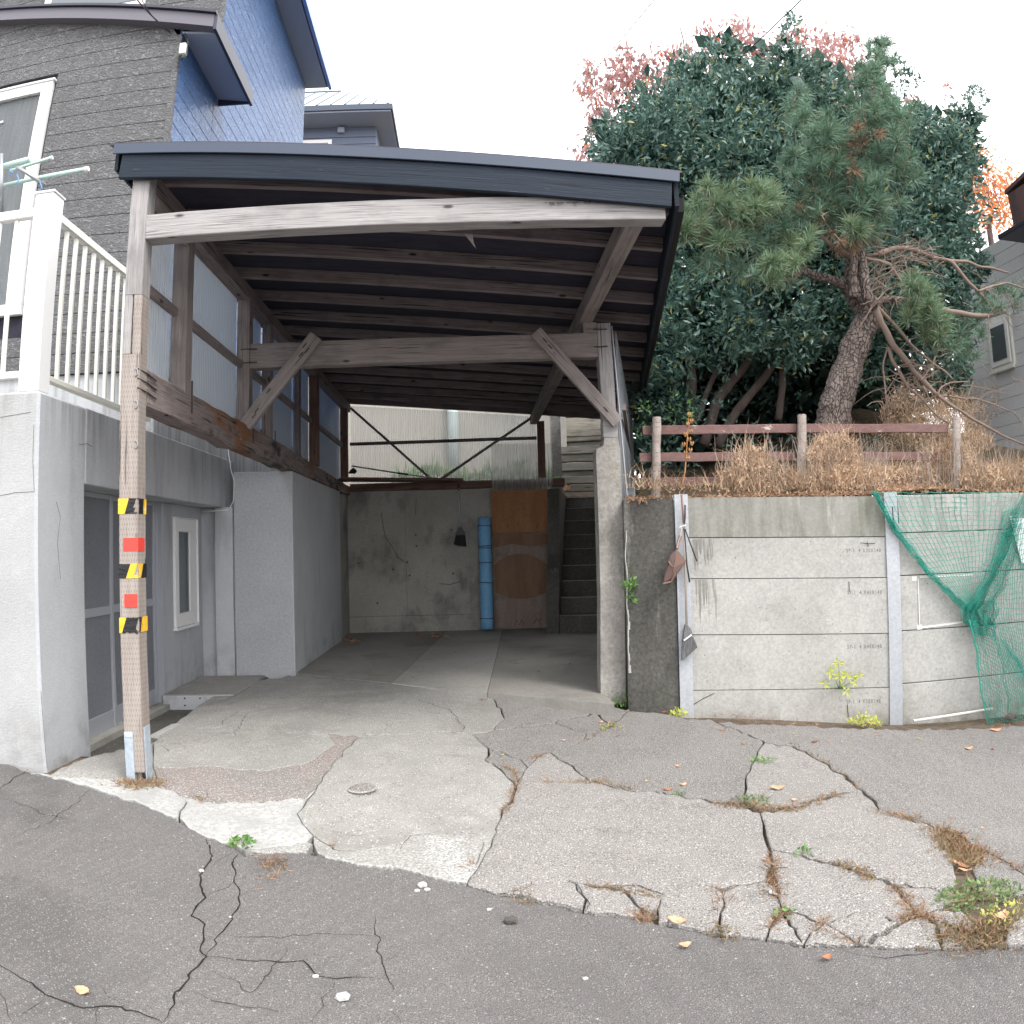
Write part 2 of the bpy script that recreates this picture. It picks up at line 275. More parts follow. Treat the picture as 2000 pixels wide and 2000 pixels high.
m, nt, p = mk('pine_bark_plates'); v = coords(nt, 'pos', (1, 1, .55)); vd = nd(nt, 'Mapping', {'Vector': nd(nt, 'VectorMath', {0: v, 1: nd(nt, 'VectorMath', {0: nd(nt, 'TexNoise', {'Vector': v, 'Scale': 9.0}).outputs['Color'], 1: (.10, .10, .10)}, operation='MULTIPLY').outputs[0]}, operation='ADD').outputs[0]}).outputs[0]
e_ = vor(nt, vd, 30, 'DISTANCE_TO_EDGE'); n_ = tex(nt, v, 60, 5, .7)
col = mixc(nt, bw(nt, tex(nt, v, 12, 4), .35, .65), (.15, .115, .10), (.25, .205, .185)); col = mixc(nt, bw(nt, e_, .10, .01), col, (.085, .065, .058)); col = mixc(nt, nd(nt, 'Math', {0: bw(nt, n_, .6, .7), 1: .4}, operation='MULTIPLY').outputs[0], col, (.34, .30, .28))
nt.links.new(col, p.inputs['Base Color']); p.inputs['Roughness'].default_value = .95
hh = nd(nt, 'Math', {0: bw(nt, e_, .0, .12), 1: nd(nt, 'Math', {0: n_, 1: .6}, operation='MULTIPLY').outputs[0]}, operation='ADD').outputs[0]
nt.links.new(nd(nt, 'Bump', {'Height': hh, 'Strength': 1.0, 'Distance': .018}).outputs[0], p.inputs['Normal']); M['bark'] = m
M['bark_red'] = surf('smooth_brown_bark', (.085, .065, .06), (.15, .12, .11), 8, (1, 1, .4), rough=.9, bump=(.5, 40))
M['twig'] = plain('grey_brown_twig', (.24, .18, .15), .9)
M['twig_dark'] = plain('dark_twig', (.08, .06, .055), .9)
def leaf(name, a, b, rough=.45, trans=.25, c=None):
    m, nt, p = mk(name)
    r = nd(nt, 'NewGeometry').outputs['Random Per Island']
    st = [(0, a), (.75, b)] + ([(.94, b), (.96, c)] if c else [])
    col = ramp(nt, r, st); cl = bw(nt, tex(nt, coords(nt), 1.5, 2), .36, .64); col = mixc(nt, nd(nt, 'Math', {0: cl, 1: .5}, operation='MULTIPLY').outputs[0], col, tuple(min(.9, x * 1.5 + .01) for x in b)); nt.links.new(col, p.inputs['Base Color'])
    p.inputs['Roughness'].default_value = rough; p.inputs['Specular IOR Level'].default_value = .4
    tr = nd(nt, 'BsdfTranslucent', {'Color': col}); mxs = nd(nt, 'MixShader', {0: trans, 1: p.outputs[0], 2: tr.outputs[0]})
    nt.links.new(mxs.outputs[0], nt.nodes['Material Output'].inputs[0]); return m
M['leaf_ever'] = leaf('evergreen_leaf', (.030, .076, .064), (.090, .168, .135), .38, .2, (.30, .28, .07))
M['leaf_dark'] = leaf('shaded_leaf', (.017, .046, .037), (.045, .092, .070), .5, .12)  # darker copy of the evergreen leaf, inner shade put into its green
M['leaf_red'] = leaf('red_autumn_leaf', (.30, .145, .145), (.44, .27, .255), .6, .45, (.75, .20, .05))
M['leaf_orange'] = leaf('orange_autumn_leaf', (.45, .14, .05), (.70, .30, .12), .6, .45)
M['needle'] = leaf('pine_needle', (.055, .12, .085), (.15, .25, .17), .5, .15, (.26, .16, .07))
M['needle_yl'] = leaf('yellowish_pine_needle', (.075, .15, .09), (.19, .27, .16), .5, .15, (.30, .22, .10))
M['needle_brown'] = leaf('dead_pine_needle', (.16, .10, .06), (.26, .17, .11), .8, .1)
M['dry'] = leaf('dry_tan_grass', (.21, .13, .085), (.54, .40, .28), .8, .25)
M['litter'] = leaf('orange_brown_litter', (.17, .09, .055), (.38, .24, .155), .8, .2)
M['weed'] = leaf('fresh_weed_leaf', (.06, .17, .05), (.16, .30, .08), .5, .3)
M['weed_d'] = leaf('dusty_green_leaf', (.06, .12, .05), (.17, .24, .10), .6, .3, (.36, .30, .12))
M['weed_y'] = leaf('yellow_green_leaf', (.26, .34, .06), (.50, .52, .13), .5, .4)
M['moss'] = leaf('moss_and_dry_tufts', (.07, .075, .03), (.24, .18, .10), .9, .1)
M['leaf_tan'] = surf('dry_tan_leaf', (.48, .27, .16), (.60, .37, .24), 20, rough=.8, bump=(.5, 60))
M['leaf_brown'] = surf('dry_brown_leaf', (.25, .11, .06), (.36, .18, .10), 20, rough=.8, bump=(.5, 60))
M['leaf_redd'] = surf('dark_red_fallen_leaf', (.20, .05, .035), (.28, .08, .055), 20, rough=.7, bump=(.5, 60))
M['stone'] = surf('white_stone', (.42, .41, .39), (.52, .51, .49), 20, rough=.9, bump=(.6, 60))
M['net'] = plain('green_net_cord', (.02, .33, .25), .6)
M['pvc'] = plain('white_pipe', (.72, .71, .68), .4)
M['capsule'] = surf('dry_seed_pod', (.30, .14, .05), (.48, .27, .12), 20, rough=.6, bump=(.3, 40))
M['wsiding'] = surf('pale_grey_siding', (.62, .63, .66), (.68, .69, .71), 1, rough=.7, bump=(.05, 20))
M['brownwall'] = surf('brown_metal_cladding', (.085, .05, .05), (.11, .068, .066), 3, (1, 1, .3), rough=.6, bump=None)
M['beige'] = surf('beige_render', (.42, .40, .36), (.50, .48, .44), 1, rough=.9, bump=(.2, 20), stains=(((.27, .25, .225), .7, (1, 1, .5), .5, .7, .5),))
M['roofmetal'] = plain('pale_green_roof_metal', (.42, .50, .50), .5)
M['farwall'] = plain('blue_grey_far_wall', (.13, .16, .23), .7)
M['ink'] = plain('faded_grey_ink', (.17, .165, .16), .9)
M['greenpole'] = plain('pale_green_pole', (.42, .58, .54), .35)
M['steelpole'] = plain('steel_tube', (.32, .33, .35), .3, .6)
M['bluetie'] = plain('blue_plastic_tie', (.05, .25, .60), .5)
m, nt, p = mk('corrugated_polycarbonate')      # translucent wavy sheet
p.inputs['Base Color'].default_value = (.40, .43, .47, 1); p.inputs['Roughness'].default_value = .14
tr = nd(nt, 'BsdfTransparent', {'Color': (.80, .83, .86, 1)}); tl = nd(nt, 'BsdfTranslucent', {'Color': (.75, .78, .80, 1)})
m1 = nd(nt, 'MixShader', {0: .25, 1: p.outputs[0], 2: tl.outputs[0]})
lw = nd(nt, 'LayerWeight', {'Blend': .42}).outputs['Facing']
fc = ramp(nt, lw, [(.30, (.56, .56, .56)), (.62, (.36, .36, .36)), (.92, (.08, .08, .08))])
m2 = nd(nt, 'MixShader', {0: fc, 1: m1.outputs[0], 2: tr.outputs[0]})
nt.links.new(m2.outputs[0], nt.nodes['Material Output'].inputs[0]); M['poly'] = m
m, nt, p = mk('milky_corrugated_sheet'); p.inputs['Base Color'].default_value = (.50, .50, .49, 1); p.inputs['Roughness'].default_value = .2
lw = nd(nt, 'LayerWeight', {'Blend': .42}).outputs['Facing']; tl = nd(nt, 'BsdfTranslucent', {'Color': (.80, .81, .80, 1)}); tr = nd(nt, 'BsdfTransparent', {'Color': (.9, .9, .9, 1)})
m1 = nd(nt, 'MixShader', {0: .6, 1: p.outputs[0], 2: tl.outputs[0]}); m2 = nd(nt, 'MixShader', {0: ramp(nt, lw, [(.25, (.58, .58, .58)), (.8, (.10, .10, .10))]), 1: m1.outputs[0], 2: tr.outputs[0]})
nt.links.new(m2.outputs[0], nt.nodes['Material Output'].inputs[0]); M['poly_milk'] = m

# ------------------------------------------------------------------ object helpers
LOC = {}
def tag(o, label=None, cat=None, group=None, kind=None):
    if label: o['label'] = label
    if cat: o['category'] = cat
    if group: o['group'] = group
    if kind: o['kind'] = kind
    return o
def thing(name, label, cat, loc=(0, 0, 0), group=None):
    o = bpy.data.objects.new(name, None); COL.objects.link(o); o.empty_display_size = .2
    o.location = loc; LOC[o.name] = Matrix.Translation(loc)
    return tag(o, label, cat, group)
def put(name, verts, faces, m, parent=None, mw=None, smooth=False):
    me = bpy.data.meshes.new(name); me.from_pydata([tuple(v) for v in verts], [], faces); me.update()
    if smooth: me.polygons.foreach_set('use_smooth', [True] * len(me.polygons))
    me.materials.append(M[m] if isinstance(m, str) else m)
    o = bpy.data.objects.new(name, me); COL.objects.link(o)
    mw = mw or Matrix.Identity(4); LOC[o.name] = mw
    if parent:
        o.parent = parent; o.matrix_parent_inverse = Matrix.Identity(4)
        o.matrix_basis = LOC[parent.name].inverted() @ mw
    else: o.matrix_basis = mw
    return o
class MB:
    def __init__(s): s.v = []; s.f = []
    def add(s, vs, fs):
        n = len(s.v); s.v += [Vector(v) for v in vs]; s.f += [tuple(i + n for i in f) for f in fs]; return s
    def box(s, a, b):
        x0, y0, z0 = a; x1, y1, z1 = b
        return s.add([(x0, y0, z0), (x1, y0, z0), (x1, y1, z0), (x0, y1, z0), (x0, y0, z1), (x1, y0, z1), (x1, y1, z1), (x0, y1, z1)],
                     [(0, 3, 2, 1), (4, 5, 6, 7), (0, 1, 5, 4), (1, 2, 6, 5), (2, 3, 7, 6), (3, 0, 4, 7)])
    def tube(s, pts, r, n=6, caps=True):
        pts = [Vector(p) for p in pts]; rs = r if isinstance(r, (list, tuple)) else [r] * len(pts)
        rings = []; prev = None
        for i, p in enumerate(pts):
            d = (pts[min(i + 1, len(pts) - 1)] - pts[max(i - 1, 0)]).normalized()
            a = prev if prev else (Vector((0, 0, 1)) if abs(d.z) < .9 else Vector((1, 0, 0)))
            u = (a - d * a.dot(d)).normalized(); prev = u; v = d.cross(u)
            rings.append([p + (u * math.cos(2 * PI * k / n) + v * math.sin(2 * PI * k / n)) * rs[i] for k in range(n)])
        vs = [q for R in rings for q in R]
        fs = [(i * n + k, i * n + (k + 1) % n, (i + 1) * n + (k + 1) % n, (i + 1) * n + k) for i in range(len(pts) - 1) for k in range(n)]
        if caps: fs += [tuple(range(n))[::-1], tuple((len(pts) - 1) * n + k for k in range(n))]
        return s.add(vs, fs)
    def poly(s, pts, d):     # prism: polygon extruded by vector d
        n = len(pts); P = [Vector(p) for p in pts]; Q = [p + Vector(d) for p in P]
        return s.add(P + Q, [tuple(range(n)), tuple(range(2 * n - 1, n - 1, -1))] + [(i, i + n, (i + 1) % n + n, (i + 1) % n) for i in range(n)])
    def build(s, name, m, parent=None, smooth=False): return put(name, s.v, s.f, m, parent, None, smooth)
def bevbox(name, a, b, m, parent=None, c=.004):
    """box with chamfered long edges, own origin at its centre"""
    a, b = Vector(a), Vector(b); ce = (a + b) / 2; h = (b - a) / 2; h = Vector((abs(h.x), abs(h.y), abs(h.z)))
    c = min(c, min(h) * .4); vs = []; fs = []
    for sx in (-1, 1):
        for sy in (-1, 1):
            for sz in (-1, 1):
                vs += [(sx * (h.x - c), sy * (h.y - c), sz * h.z), (sx * (h.x - c), sy * h.y, sz * (h.z - c)), (sx * h.x, sy * (h.y - c), sz * (h.z - c))]
    import bmesh
    bm = bmesh.new(); bv = [bm.verts.new(v) for v in vs]; bmesh.ops.convex_hull(bm, input=bv)
    bmesh.ops.dissolve_limit(bm, angle_limit=.01, verts=bm.verts[:], edges=bm.edges[:])
    me = bpy.data.meshes.new(name); bm.to_mesh(me); bm.free(); me.materials.append(M[m])
    o = bpy.data.objects.new(name, me); COL.objects.link(o); mw = Matrix.Translation(ce); LOC[o.name] = mw
    if parent: o.parent = parent; o.matrix_basis = LOC[parent.name].inverted() @ mw
    else: o.matrix_basis = mw
    return o
def beam(name, A, B, wd, ht, m, parent=None, up=(0, 0, 1), c=.004, wob=.0015, seg=8):
    """timber from A to B (centre line), object X axis runs along the grain"""
    A, B = Vector(A), Vector(B); L = (B - A).length; X = (B - A).normalized(); U = Vector(up)
    if abs(X.dot(U)) > .95: U = Vector((0, 1, 0))
    Y = U.cross(X).normalized(); Z = X.cross(Y)
    mw = Matrix(((X.x, Y.x, Z.x, A.x), (X.y, Y.y, Z.y, A.y), (X.z, Y.z, Z.z, A.z), (0, 0, 0, 1)))
    vs = []; fs = []; hw, hh = wd / 2, ht / 2
    sec = [(hw - c, -hh), (hw, -hh + c), (hw, hh - c), (hw - c, hh), (-hw + c, hh), (-hw, hh - c), (-hw, -hh + c), (-hw + c, -hh)]
    for i in range(seg + 1):
        dy, dz = RND.uniform(-wob, wob), RND.uniform(-wob, wob)
        vs += [(L * i / seg, y + dy, z + dz) for y, z in sec]
    for i in range(seg):
        for k in range(8): a, b = i * 8 + k, i * 8 + (k + 1) % 8; fs.append((a, b, b + 8, a + 8))
    fs += [tuple(range(7, -1, -1)), tuple(seg * 8 + k for k in range(8))]
    return put(name, vs, fs, m, parent, mw)
def corrug(name, A, B, z0a, z1a, z0b, z1b, m, parent, pitch=.034, amp=.011):
    """vertical corrugated sheet from A to B (xy), bottom/top heights at each end"""
    A, B = Vector((A[0], A[1], 0)), Vector((B[0], B[1], 0)); L = (B - A).length; d = (B - A) / L; n = Vector((d.y, -d.x, 0))
    N = max(4, int(L / pitch * 6)); vs = []; fs = []
    for i in range(N + 1):
        t = i / N; p = A + d * L * t + n * amp * math.sin(2 * PI * L * t / pitch)
        vs += [(p.x, p.y, z0a + (z0b - z0a) * t), (p.x, p.y, z1a + (z1b - z1a) * t)]
    for i in range(N): fs.append((2 * i, 2 * i + 2, 2 * i + 3, 2 * i + 1))
    return put(name, vs, fs, m, parent, None, True)
def mesh_np(name, V, F, m, parent=None, smooth=False):
    """fast mesh from arrays, F is (n,3) or (n,4)"""
    V = np.asarray(V, np.float32); F = np.asarray(F, np.int32); k = F.shape[1]
    me = bpy.data.meshes.new(name); me.vertices.add(len(V)); me.vertices.foreach_set('co', V.ravel())
    me.loops.add(F.size); me.loops.foreach_set('vertex_index', F.ravel())
    me.polygons.add(len(F)); me.polygons.foreach_set('loop_start', np.arange(len(F), dtype=np.int32) * k)
    me.update(calc_edges=True); me.materials.append(M[m])
    o = bpy.data.objects.new(name, me); COL.objects.link(o); LOC[o.name] = Matrix.Identity(4)
    if parent: o.parent = parent; o.matrix_basis = LOC[parent.name].inverted()
    return o
NP = np.random.RandomState(11)
def leaves_arr(C, size, aspect=.38, up=.3, fold=.25, droop=None, out=None):
    """C (n,3) leaf positions -> folded leaf quads pairs; returns V,F"""
    n = len(C); d = NP.normal(size=(n, 3)); 
    if out is not None: d += out * 1.1
    d[:, 2] += up
    if droop: d = NP.normal(size=(n, 3)) * .45; d[:, 2] -= droop
    d /= np.linalg.norm(d, axis=1)[:, None]
    s = NP.normal(size=(n, 3)); s -= (s * d).sum(1)[:, None] * d; s /= np.linalg.norm(s, axis=1)[:, None]
    nn = np.cross(d, s); L = size * NP.uniform(.6, 1.25, n)[:, None]; W = L * aspect
    a = C; b = C + d * L * .45 + s * W * .5 + nn * L * fold * .3; c = C + d * L; e = C + d * L * .45 - s * W * .5 + nn * L * fold * .3
    V = np.stack([a, b, c, e], 1).reshape(-1, 3); i = np.arange(n) * 4
    F = np.concatenate([np.stack([i, i + 1, i + 2], 1), np.stack([i, i + 2, i + 3], 1)])
    return V, F
def clump_pts(cens, n_per, shell=.55):
    """points in the outer part of blobs: cens = list of (centre, radius)"""
    P = []; O = []
    for c, r, n in cens:
        u = NP.normal(size=(n, 3)); u /= np.linalg.norm(u, axis=1)[:, None]
        lump = 1 + .28 * np.sin(u[:, 0] * 5 + c[0] * 9) * np.cos(u[:, 2] * 6 + c[2] * 7) + NP.normal(size=n) * .10
        rr = r * (shell + (1 - shell) * NP.uniform(0, 1, n) ** .6) * lump
        P.append(np.array(c) + u * rr[:, None] * np.array([1, .8, 1])); O.append(u)
    return np.concatenate(P), np.concatenate(O)

# ================================================================== THE GROUND
bevg = put('ground', [(-400, -300, -2.6), (400, -300, -2.6), (400, 500, -2.6), (-400, 500, -2.6)], [(0, 1, 2, 3)], 'soil'); tag(bevg, kind='structure')
EDGE = [(0, 1486), (30, 1498), (60, 1512), (130, 1525), (200, 1548), (270, 1570), (340, 1600), (372, 1620), (405, 1637), (450, 1650), (478, 1673), (520, 1668), (560, 1665), (620, 1670),
        (650, 1680), (722, 1695), (795, 1702), (849, 1718), (911, 1729), (958, 1746), (1012, 1753), (1067, 1767), (1139, 1785), (1248, 1795), (1284, 1807),
        (1354, 1820), (1410, 1832), (1496, 1838), (1570, 1850), (1680, 1850), (1840, 1857), (1930, 1853), (2000, 1856)]
E3 = [ground(*e) for e in EDGE]
xs = [E3[0] + Vector((-9, 2.0, 0)), E3[0] + Vector((-2.5, .5, 0))]
fine = []
for a, b in zip(E3[:-1], E3[1:]):
    L = (b - a).length; k = max(1, int(L / .03))
    for i in range(k):
        p = a.lerp(b, i / k); j = mnoise.noise(p * 14) * .012 + mnoise.noise(p * 45) * .006
        fine.append(Vector((p.x, p.y + j, 0)))
edge = xs + fine + [E3[-1], E3[-1] + Vector((3, .1, 0)), E3[-1] + Vector((16, .3, 0))]
rows = [0, .004, .02, .06, .12, .2, .3, .42, .6, .8, 1.0]; V = []; F = []
for p in edge:
    for k, t in enumerate(rows):
        y = p.y + (-14 - p.y) * (t ** 1.5); z = Zg(p.x, y) - (.028 if k == 0 else 0)
        V.append((p.x, y, z))
nr = len(rows)
for i in range(len(edge) - 1):
    for k in range(nr - 1): a = i * nr + k; F.append((a, a + 1, a + nr + 1, a + nr))
road = put('road', V, F, 'asphalt', smooth=False); tag(road, kind='structure')
# cracks of the asphalt: narrow strips laid on top, dark to paint the shade of sunken gaps
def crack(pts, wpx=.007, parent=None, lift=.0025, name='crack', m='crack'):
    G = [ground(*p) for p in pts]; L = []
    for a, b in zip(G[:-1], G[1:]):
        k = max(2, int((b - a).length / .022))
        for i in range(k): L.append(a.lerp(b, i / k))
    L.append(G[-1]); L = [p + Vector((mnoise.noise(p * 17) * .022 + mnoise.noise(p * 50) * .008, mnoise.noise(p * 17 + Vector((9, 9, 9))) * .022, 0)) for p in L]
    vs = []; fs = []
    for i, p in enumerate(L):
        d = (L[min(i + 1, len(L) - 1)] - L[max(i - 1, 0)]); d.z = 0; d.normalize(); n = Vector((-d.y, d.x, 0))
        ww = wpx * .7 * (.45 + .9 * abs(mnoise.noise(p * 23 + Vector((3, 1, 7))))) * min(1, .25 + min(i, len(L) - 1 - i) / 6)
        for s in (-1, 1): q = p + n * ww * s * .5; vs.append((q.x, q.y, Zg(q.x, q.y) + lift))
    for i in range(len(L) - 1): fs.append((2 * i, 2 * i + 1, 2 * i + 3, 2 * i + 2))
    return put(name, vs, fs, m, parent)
CR = [([(410, 1640), (412, 1672), (392, 1700), (395, 1730), (406, 1755), (386, 1775), (383, 1792), (400, 1820), (393, 1845), (402, 1868), (370, 1905), (345, 1950), (325, 2000)], .013),
      ([(460, 1668), (459, 1690), (457, 1722), (472, 1755), (460, 1785), (430, 1828), (402, 1868)], .010), ([(457, 1722), (410, 1753)], .006), ([(455, 1665), (415, 1690)], .006),
      ([(486, 1740), (472, 1755)], .006), ([(400, 1820), (422, 1835)], .005), ([(0, 1888), (60, 1922), (88, 1945), (150, 1965), (230, 1965), (325, 2000)], .011),
      ([(402, 1868), (500, 1877), (590, 1878), (625, 1905), (700, 1910), (750, 1908)], .007), ([(370, 1935), (470, 1965), (560, 1975)], .005), ([(560, 1850), (500, 1935), (490, 1938), (420, 1900)], .005),
      ([(730, 1790), (738, 1850), (752, 1885), (766, 1930), (763, 1945)], .007), ([(752, 1880), (775, 1868)], .005), ([(766, 1980), (790, 2000)], .006), ([(650, 1915), (610, 2000)], .005),
      ([(10, 1560), (90, 1590), (150, 1605)], .005), ([(0, 1540), (60, 1500)], .01), ([(180, 1540), (110, 1600), (20, 1640)], .004), ([(0, 1930), (25, 2000)], .006), ([(195, 1965), (182, 2000)], .006),
      ([(88, 1945), (40, 1990)], .004), ([(430, 1828), (560, 1832), (640, 1822), (750, 1830)], .004), ([(1690, 1868), (1760, 1872), (1830, 1860)], .008), ([(1650, 1858), (1690, 1868)], .006),
      ([(420, 1900), (395, 1895)], .004), ([(200, 1925), (240, 1965)], .005)]
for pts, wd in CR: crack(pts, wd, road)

# soil bed under the broken slabs, humped where the gaps have filled with needles
FILL = [ground(1862, 1650), ground(1880, 1690), ground(1890, 1800), ground(1940, 1800), ground(1876, 1712), ground(1900, 1770), ground(1975, 1780)]
V = []; F = []; nx, ny = 130, 90
for i in range(nx + 1):
    for k in range(ny + 1):
        x = -3.6 + 10.2 * i / nx; y = 1.6 + 5.9 * k / ny; b_ = sum(math.exp(-((x - q.x) ** 2 + (y - q.y) ** 2) / .05) for q in FILL); V.append((x, y, Zg(x, y) - (.034 - .026 * min(1, b_) if not (x < -2.0 and y > 4.3) else .4)))
for i in range(nx):
    for k in range(ny): a = i * (ny + 1) + k; F.append((a, a + ny + 1, a + ny + 2, a + 1))
tag(put('soil_bed', V, F, 'soil', smooth=True), kind='structure')

drive = thing('driveway', 'cracked concrete driveway of broken slabs', None, (0, 5, -1.25)); drive['kind'] = 'structure'; del drive['label']
SL = {
 'a1': ('agg', [(1007,1532),(1060,1535),(1150,1526),(1220,1545),(1295,1550),(1409,1572),(1456,1580),(1485,1590),(1503,1659),(1508,1691),(1499,1726),(1445,1731),(1398,1738),(1369,1731),(1300,1752),(1244,1731),(1150,1733),(1103,1722),(1050,1728),(1012,1742),(972,1749),(911,1729),(930,1700),(955,1660),(969,1626),(980,1590),(1000,1560)]),
 'a2': ('agg_smooth', [(1007,1532),(1000,1560),(980,1590),(969,1626),(930,1640),(860,1632),(806,1628),(776,1650),(700,1662),(650,1660),(612,1633),(580,1590),(616,1543),(668,1470),(700,1440),(780,1436),(870,1430),(922,1436),(954,1463),(947,1485),(976,1503)]),
 'b1': ('agg_dark', [(1150,1526),(1075,1472),(1052,1477),(1139,1448),(1193,1420),(1225,1392),(1320,1400),(1400,1413),(1492,1452),(1467,1496),(1456,1528),(1456,1568),(1409,1572),(1295,1550),(1220,1545)]),
 'b2': ('agg', [(1467,1496),(1492,1452),(1554,1463),(1619,1496),(1684,1546),(1626,1554),(1546,1579),(1485,1583),(1456,1568),(1456,1528)]),
 'b3': ('agg_dark', [(1492,1452),(1400,1413),(1520,1418),(1740,1428),(1900,1425),(2070,1415),(2200,1500),(2200,1700),(2000,1709),(1923,1662),(1833,1619),(1717,1583),(1684,1546),(1619,1496),(1554,1463)]),
 'b4': ('agg', [(1485,1590),(1546,1583),(1626,1558),(1684,1546),(1717,1583),(1833,1619),(1854,1644),(1869,1724),(1822,1738),(1746,1731),(1706,1717),(1626,1688),(1503,1659)]),
 'b5': ('agg', [(1503,1659),(1626,1688),(1706,1717),(1746,1731),(1793,1789),(1764,1802),(1677,1782),(1612,1807),(1525,1775),(1517,1735),(1508,1691)]),
 'b6': ('agg', [(1746,1731),(1822,1738),(1869,1753),(1840,1782),(1793,1789)]),
 'b7': ('agg', [(1869,1724),(1869,1753),(1822,1738),(1840,1722)]),
 'b8': ('agg', [(1793,1789),(1840,1782),(1880,1782),(1916,1822),(1833,1807)]),
 'b9': ('agg', [(1764,1802),(1793,1789),(1833,1807),(1840,1855),(1680,1850)]),
 'b10': ('agg', [(1833,1807),(1916,1822),(1930,1851),(1840,1855)]),
 'b11': ('agg', [(1612,1807),(1677,1782),(1764,1802),(1680,1850)]),
 'b12': ('agg', [(1612,1807),(1680,1850),(1570,1848),(1583,1825)]),
 'b13': ('agg', [(1525,1775),(1612,1807),(1583,1825),(1570,1848),(1540,1800)]),
 'b14': ('agg', [(1525,1775),(1540,1800),(1570,1848),(1496,1836)]),
 'b15': ('agg', [(1412,1746),(1445,1731),(1499,1726),(1517,1735),(1525,1775),(1496,1836),(1410,1830),(1405,1807)]),
 'b16': ('agg', [(1300,1752),(1369,1731),(1398,1738),(1412,1746),(1405,1807),(1410,1830),(1354,1818),(1284,1805),(1284,1780)]),
 'b17': ('agg', [(1125,1731),(1150,1733),(1219,1742),(1255,1780),(1248,1795),(1139,1783),(1145,1760)]),
 'b18': ('agg', [(1150,1733),(1244,1731),(1300,1752),(1284,1780),(1255,1780),(1219,1742)]),
 'b19': ('agg', [(1012,1742),(1050,1728),(1103,1722),(1125,1731),(1145,1760),(1139,1783),(1067,1765),(1012,1751),(972,1749)]),
 'b20': ('agg_dark', [(1923,1662),(2000,1709),(2010,1746),(1960,1757),(1912,1745),(1898,1695)]),
 'b21': ('agg', [(1990,1795),(2100,1780),(2100,1856),(1965,1852),(1970,1815)]),
 'c1': ('agg', [(1007,1532),(1030,1500),(1052,1477),(1075,1472),(1150,1526),(1060,1535)]),
 'c2': ('agg_dark', [(1007,1532),(976,1503),(947,1485),(954,1463),(985,1472),(1020,1488),(1030,1500)]),
 'c3': ('agg_dark', [(1052,1477),(1030,1500),(1020,1488),(985,1472),(954,1463),(922,1436),(965,1427),(1085,1416),(1146,1434),(1139,1448)]),
 'c4': ('agg_dark', [(1146,1434),(1085,1416),(1157,1394),(1193,1420),(1139,1448)]),
 'c5': ('agg_dark', [(1085,1416),(965,1427),(985,1405),(960,1354),(1184,1384),(1230,1388),(1225,1392),(1193,1420),(1157,1394)]),
 'd1': ('agg_smooth', [(450,1335),(578,1320),(650,1325),(800,1338),(960,1354),(985,1405),(965,1427),(922,1436),(870,1430),(780,1436),(700,1440),(640,1435),(520,1445),(420,1455),(330,1470),(299,1452),(378,1386)]),
 'd2': ('agg_smooth', [(299,1452),(330,1470),(420,1455),(520,1445),(640,1435),(655,1455),(600,1492),(520,1508),(420,1500),(300,1500)]),
 'd3': ('agg_pink', [(640,1435),(700,1440),(668,1470),(616,1543),(600,1560),(500,1568),(400,1568),(350,1555),(310,1540),(300,1500),(420,1500),(520,1508),(600,1492),(655,1455)]),
 'd0': ('agg_smooth', [(91,1518),(140,1492),(183,1478),(299,1452),(300,1500),(310,1540),(240,1530),(160,1522)]),
 'w1': ('mortar', [(60,1512),(91,1518),(160,1522),(240,1530),(310,1540),(350,1555),(365,1568),(350,1598),(340,1600),(270,1570),(200,1548),(130,1525)]),
 'w2': ('mortar', [(365,1568),(350,1555),(400,1568),(500,1568),(600,1560),(616,1543),(580,1590),(612,1633),(600,1645),(540,1655),(478,1662),(450,1650),(405,1637),(372,1620),(350,1598)]),
 'w3': ('mortar_old', [(478,1662),(540,1655),(600,1645),(612,1650),(600,1668),(560,1665),(520,1668)]),
 'w4': ('mortar_old', [(612,1633),(650,1660),(700,1662),(776,1650),(765,1670),(720,1680),(690,1689),(650,1680),(620,1668),(612,1650)]),
 'w5': ('mortar_old', [(776,1650),(806,1628),(860,1632),(930,1640),(945,1650),(935,1680),(911,1729),(849,1718),(795,1702),(722,1695),(690,1689),(720,1680),(765,1670)]),
 'w6': ('mortar_old', [(930,1640),(969,1626),(955,1660),(930,1700),(911,1729),(935,1680),(945,1650)]),
}
def rough_edge(a, b, key):
    """shared jagged edge between two slab corners (same from both sides)"""
    fl = (a > b); A, B = (b, a) if fl else (a, b); L = math.hypot(B[0] - A[0], B[1] - A[1]); n = max(1, int(L / 9)); out = []
    for i in range(n):
        t = i / n; x, y = A[0] + (B[0] - A[0]) * t, A[1] + (B[1] - A[1]) * t
        if 0 < i: 
            x += mnoise.noise(Vector((x * .045, y * .045, 3))) * 9 + mnoise.noise(Vector((x * .15, y * .15, 5))) * 3
            y += mnoise.noise(Vector((x * .045, y * .045, 8))) * 6 + mnoise.noise(Vector((x * .15, y * .15, 9))) * 2
        out.append((x, y))
    out.append(B); out = out[::-1] if fl else out
    return out[:-1]
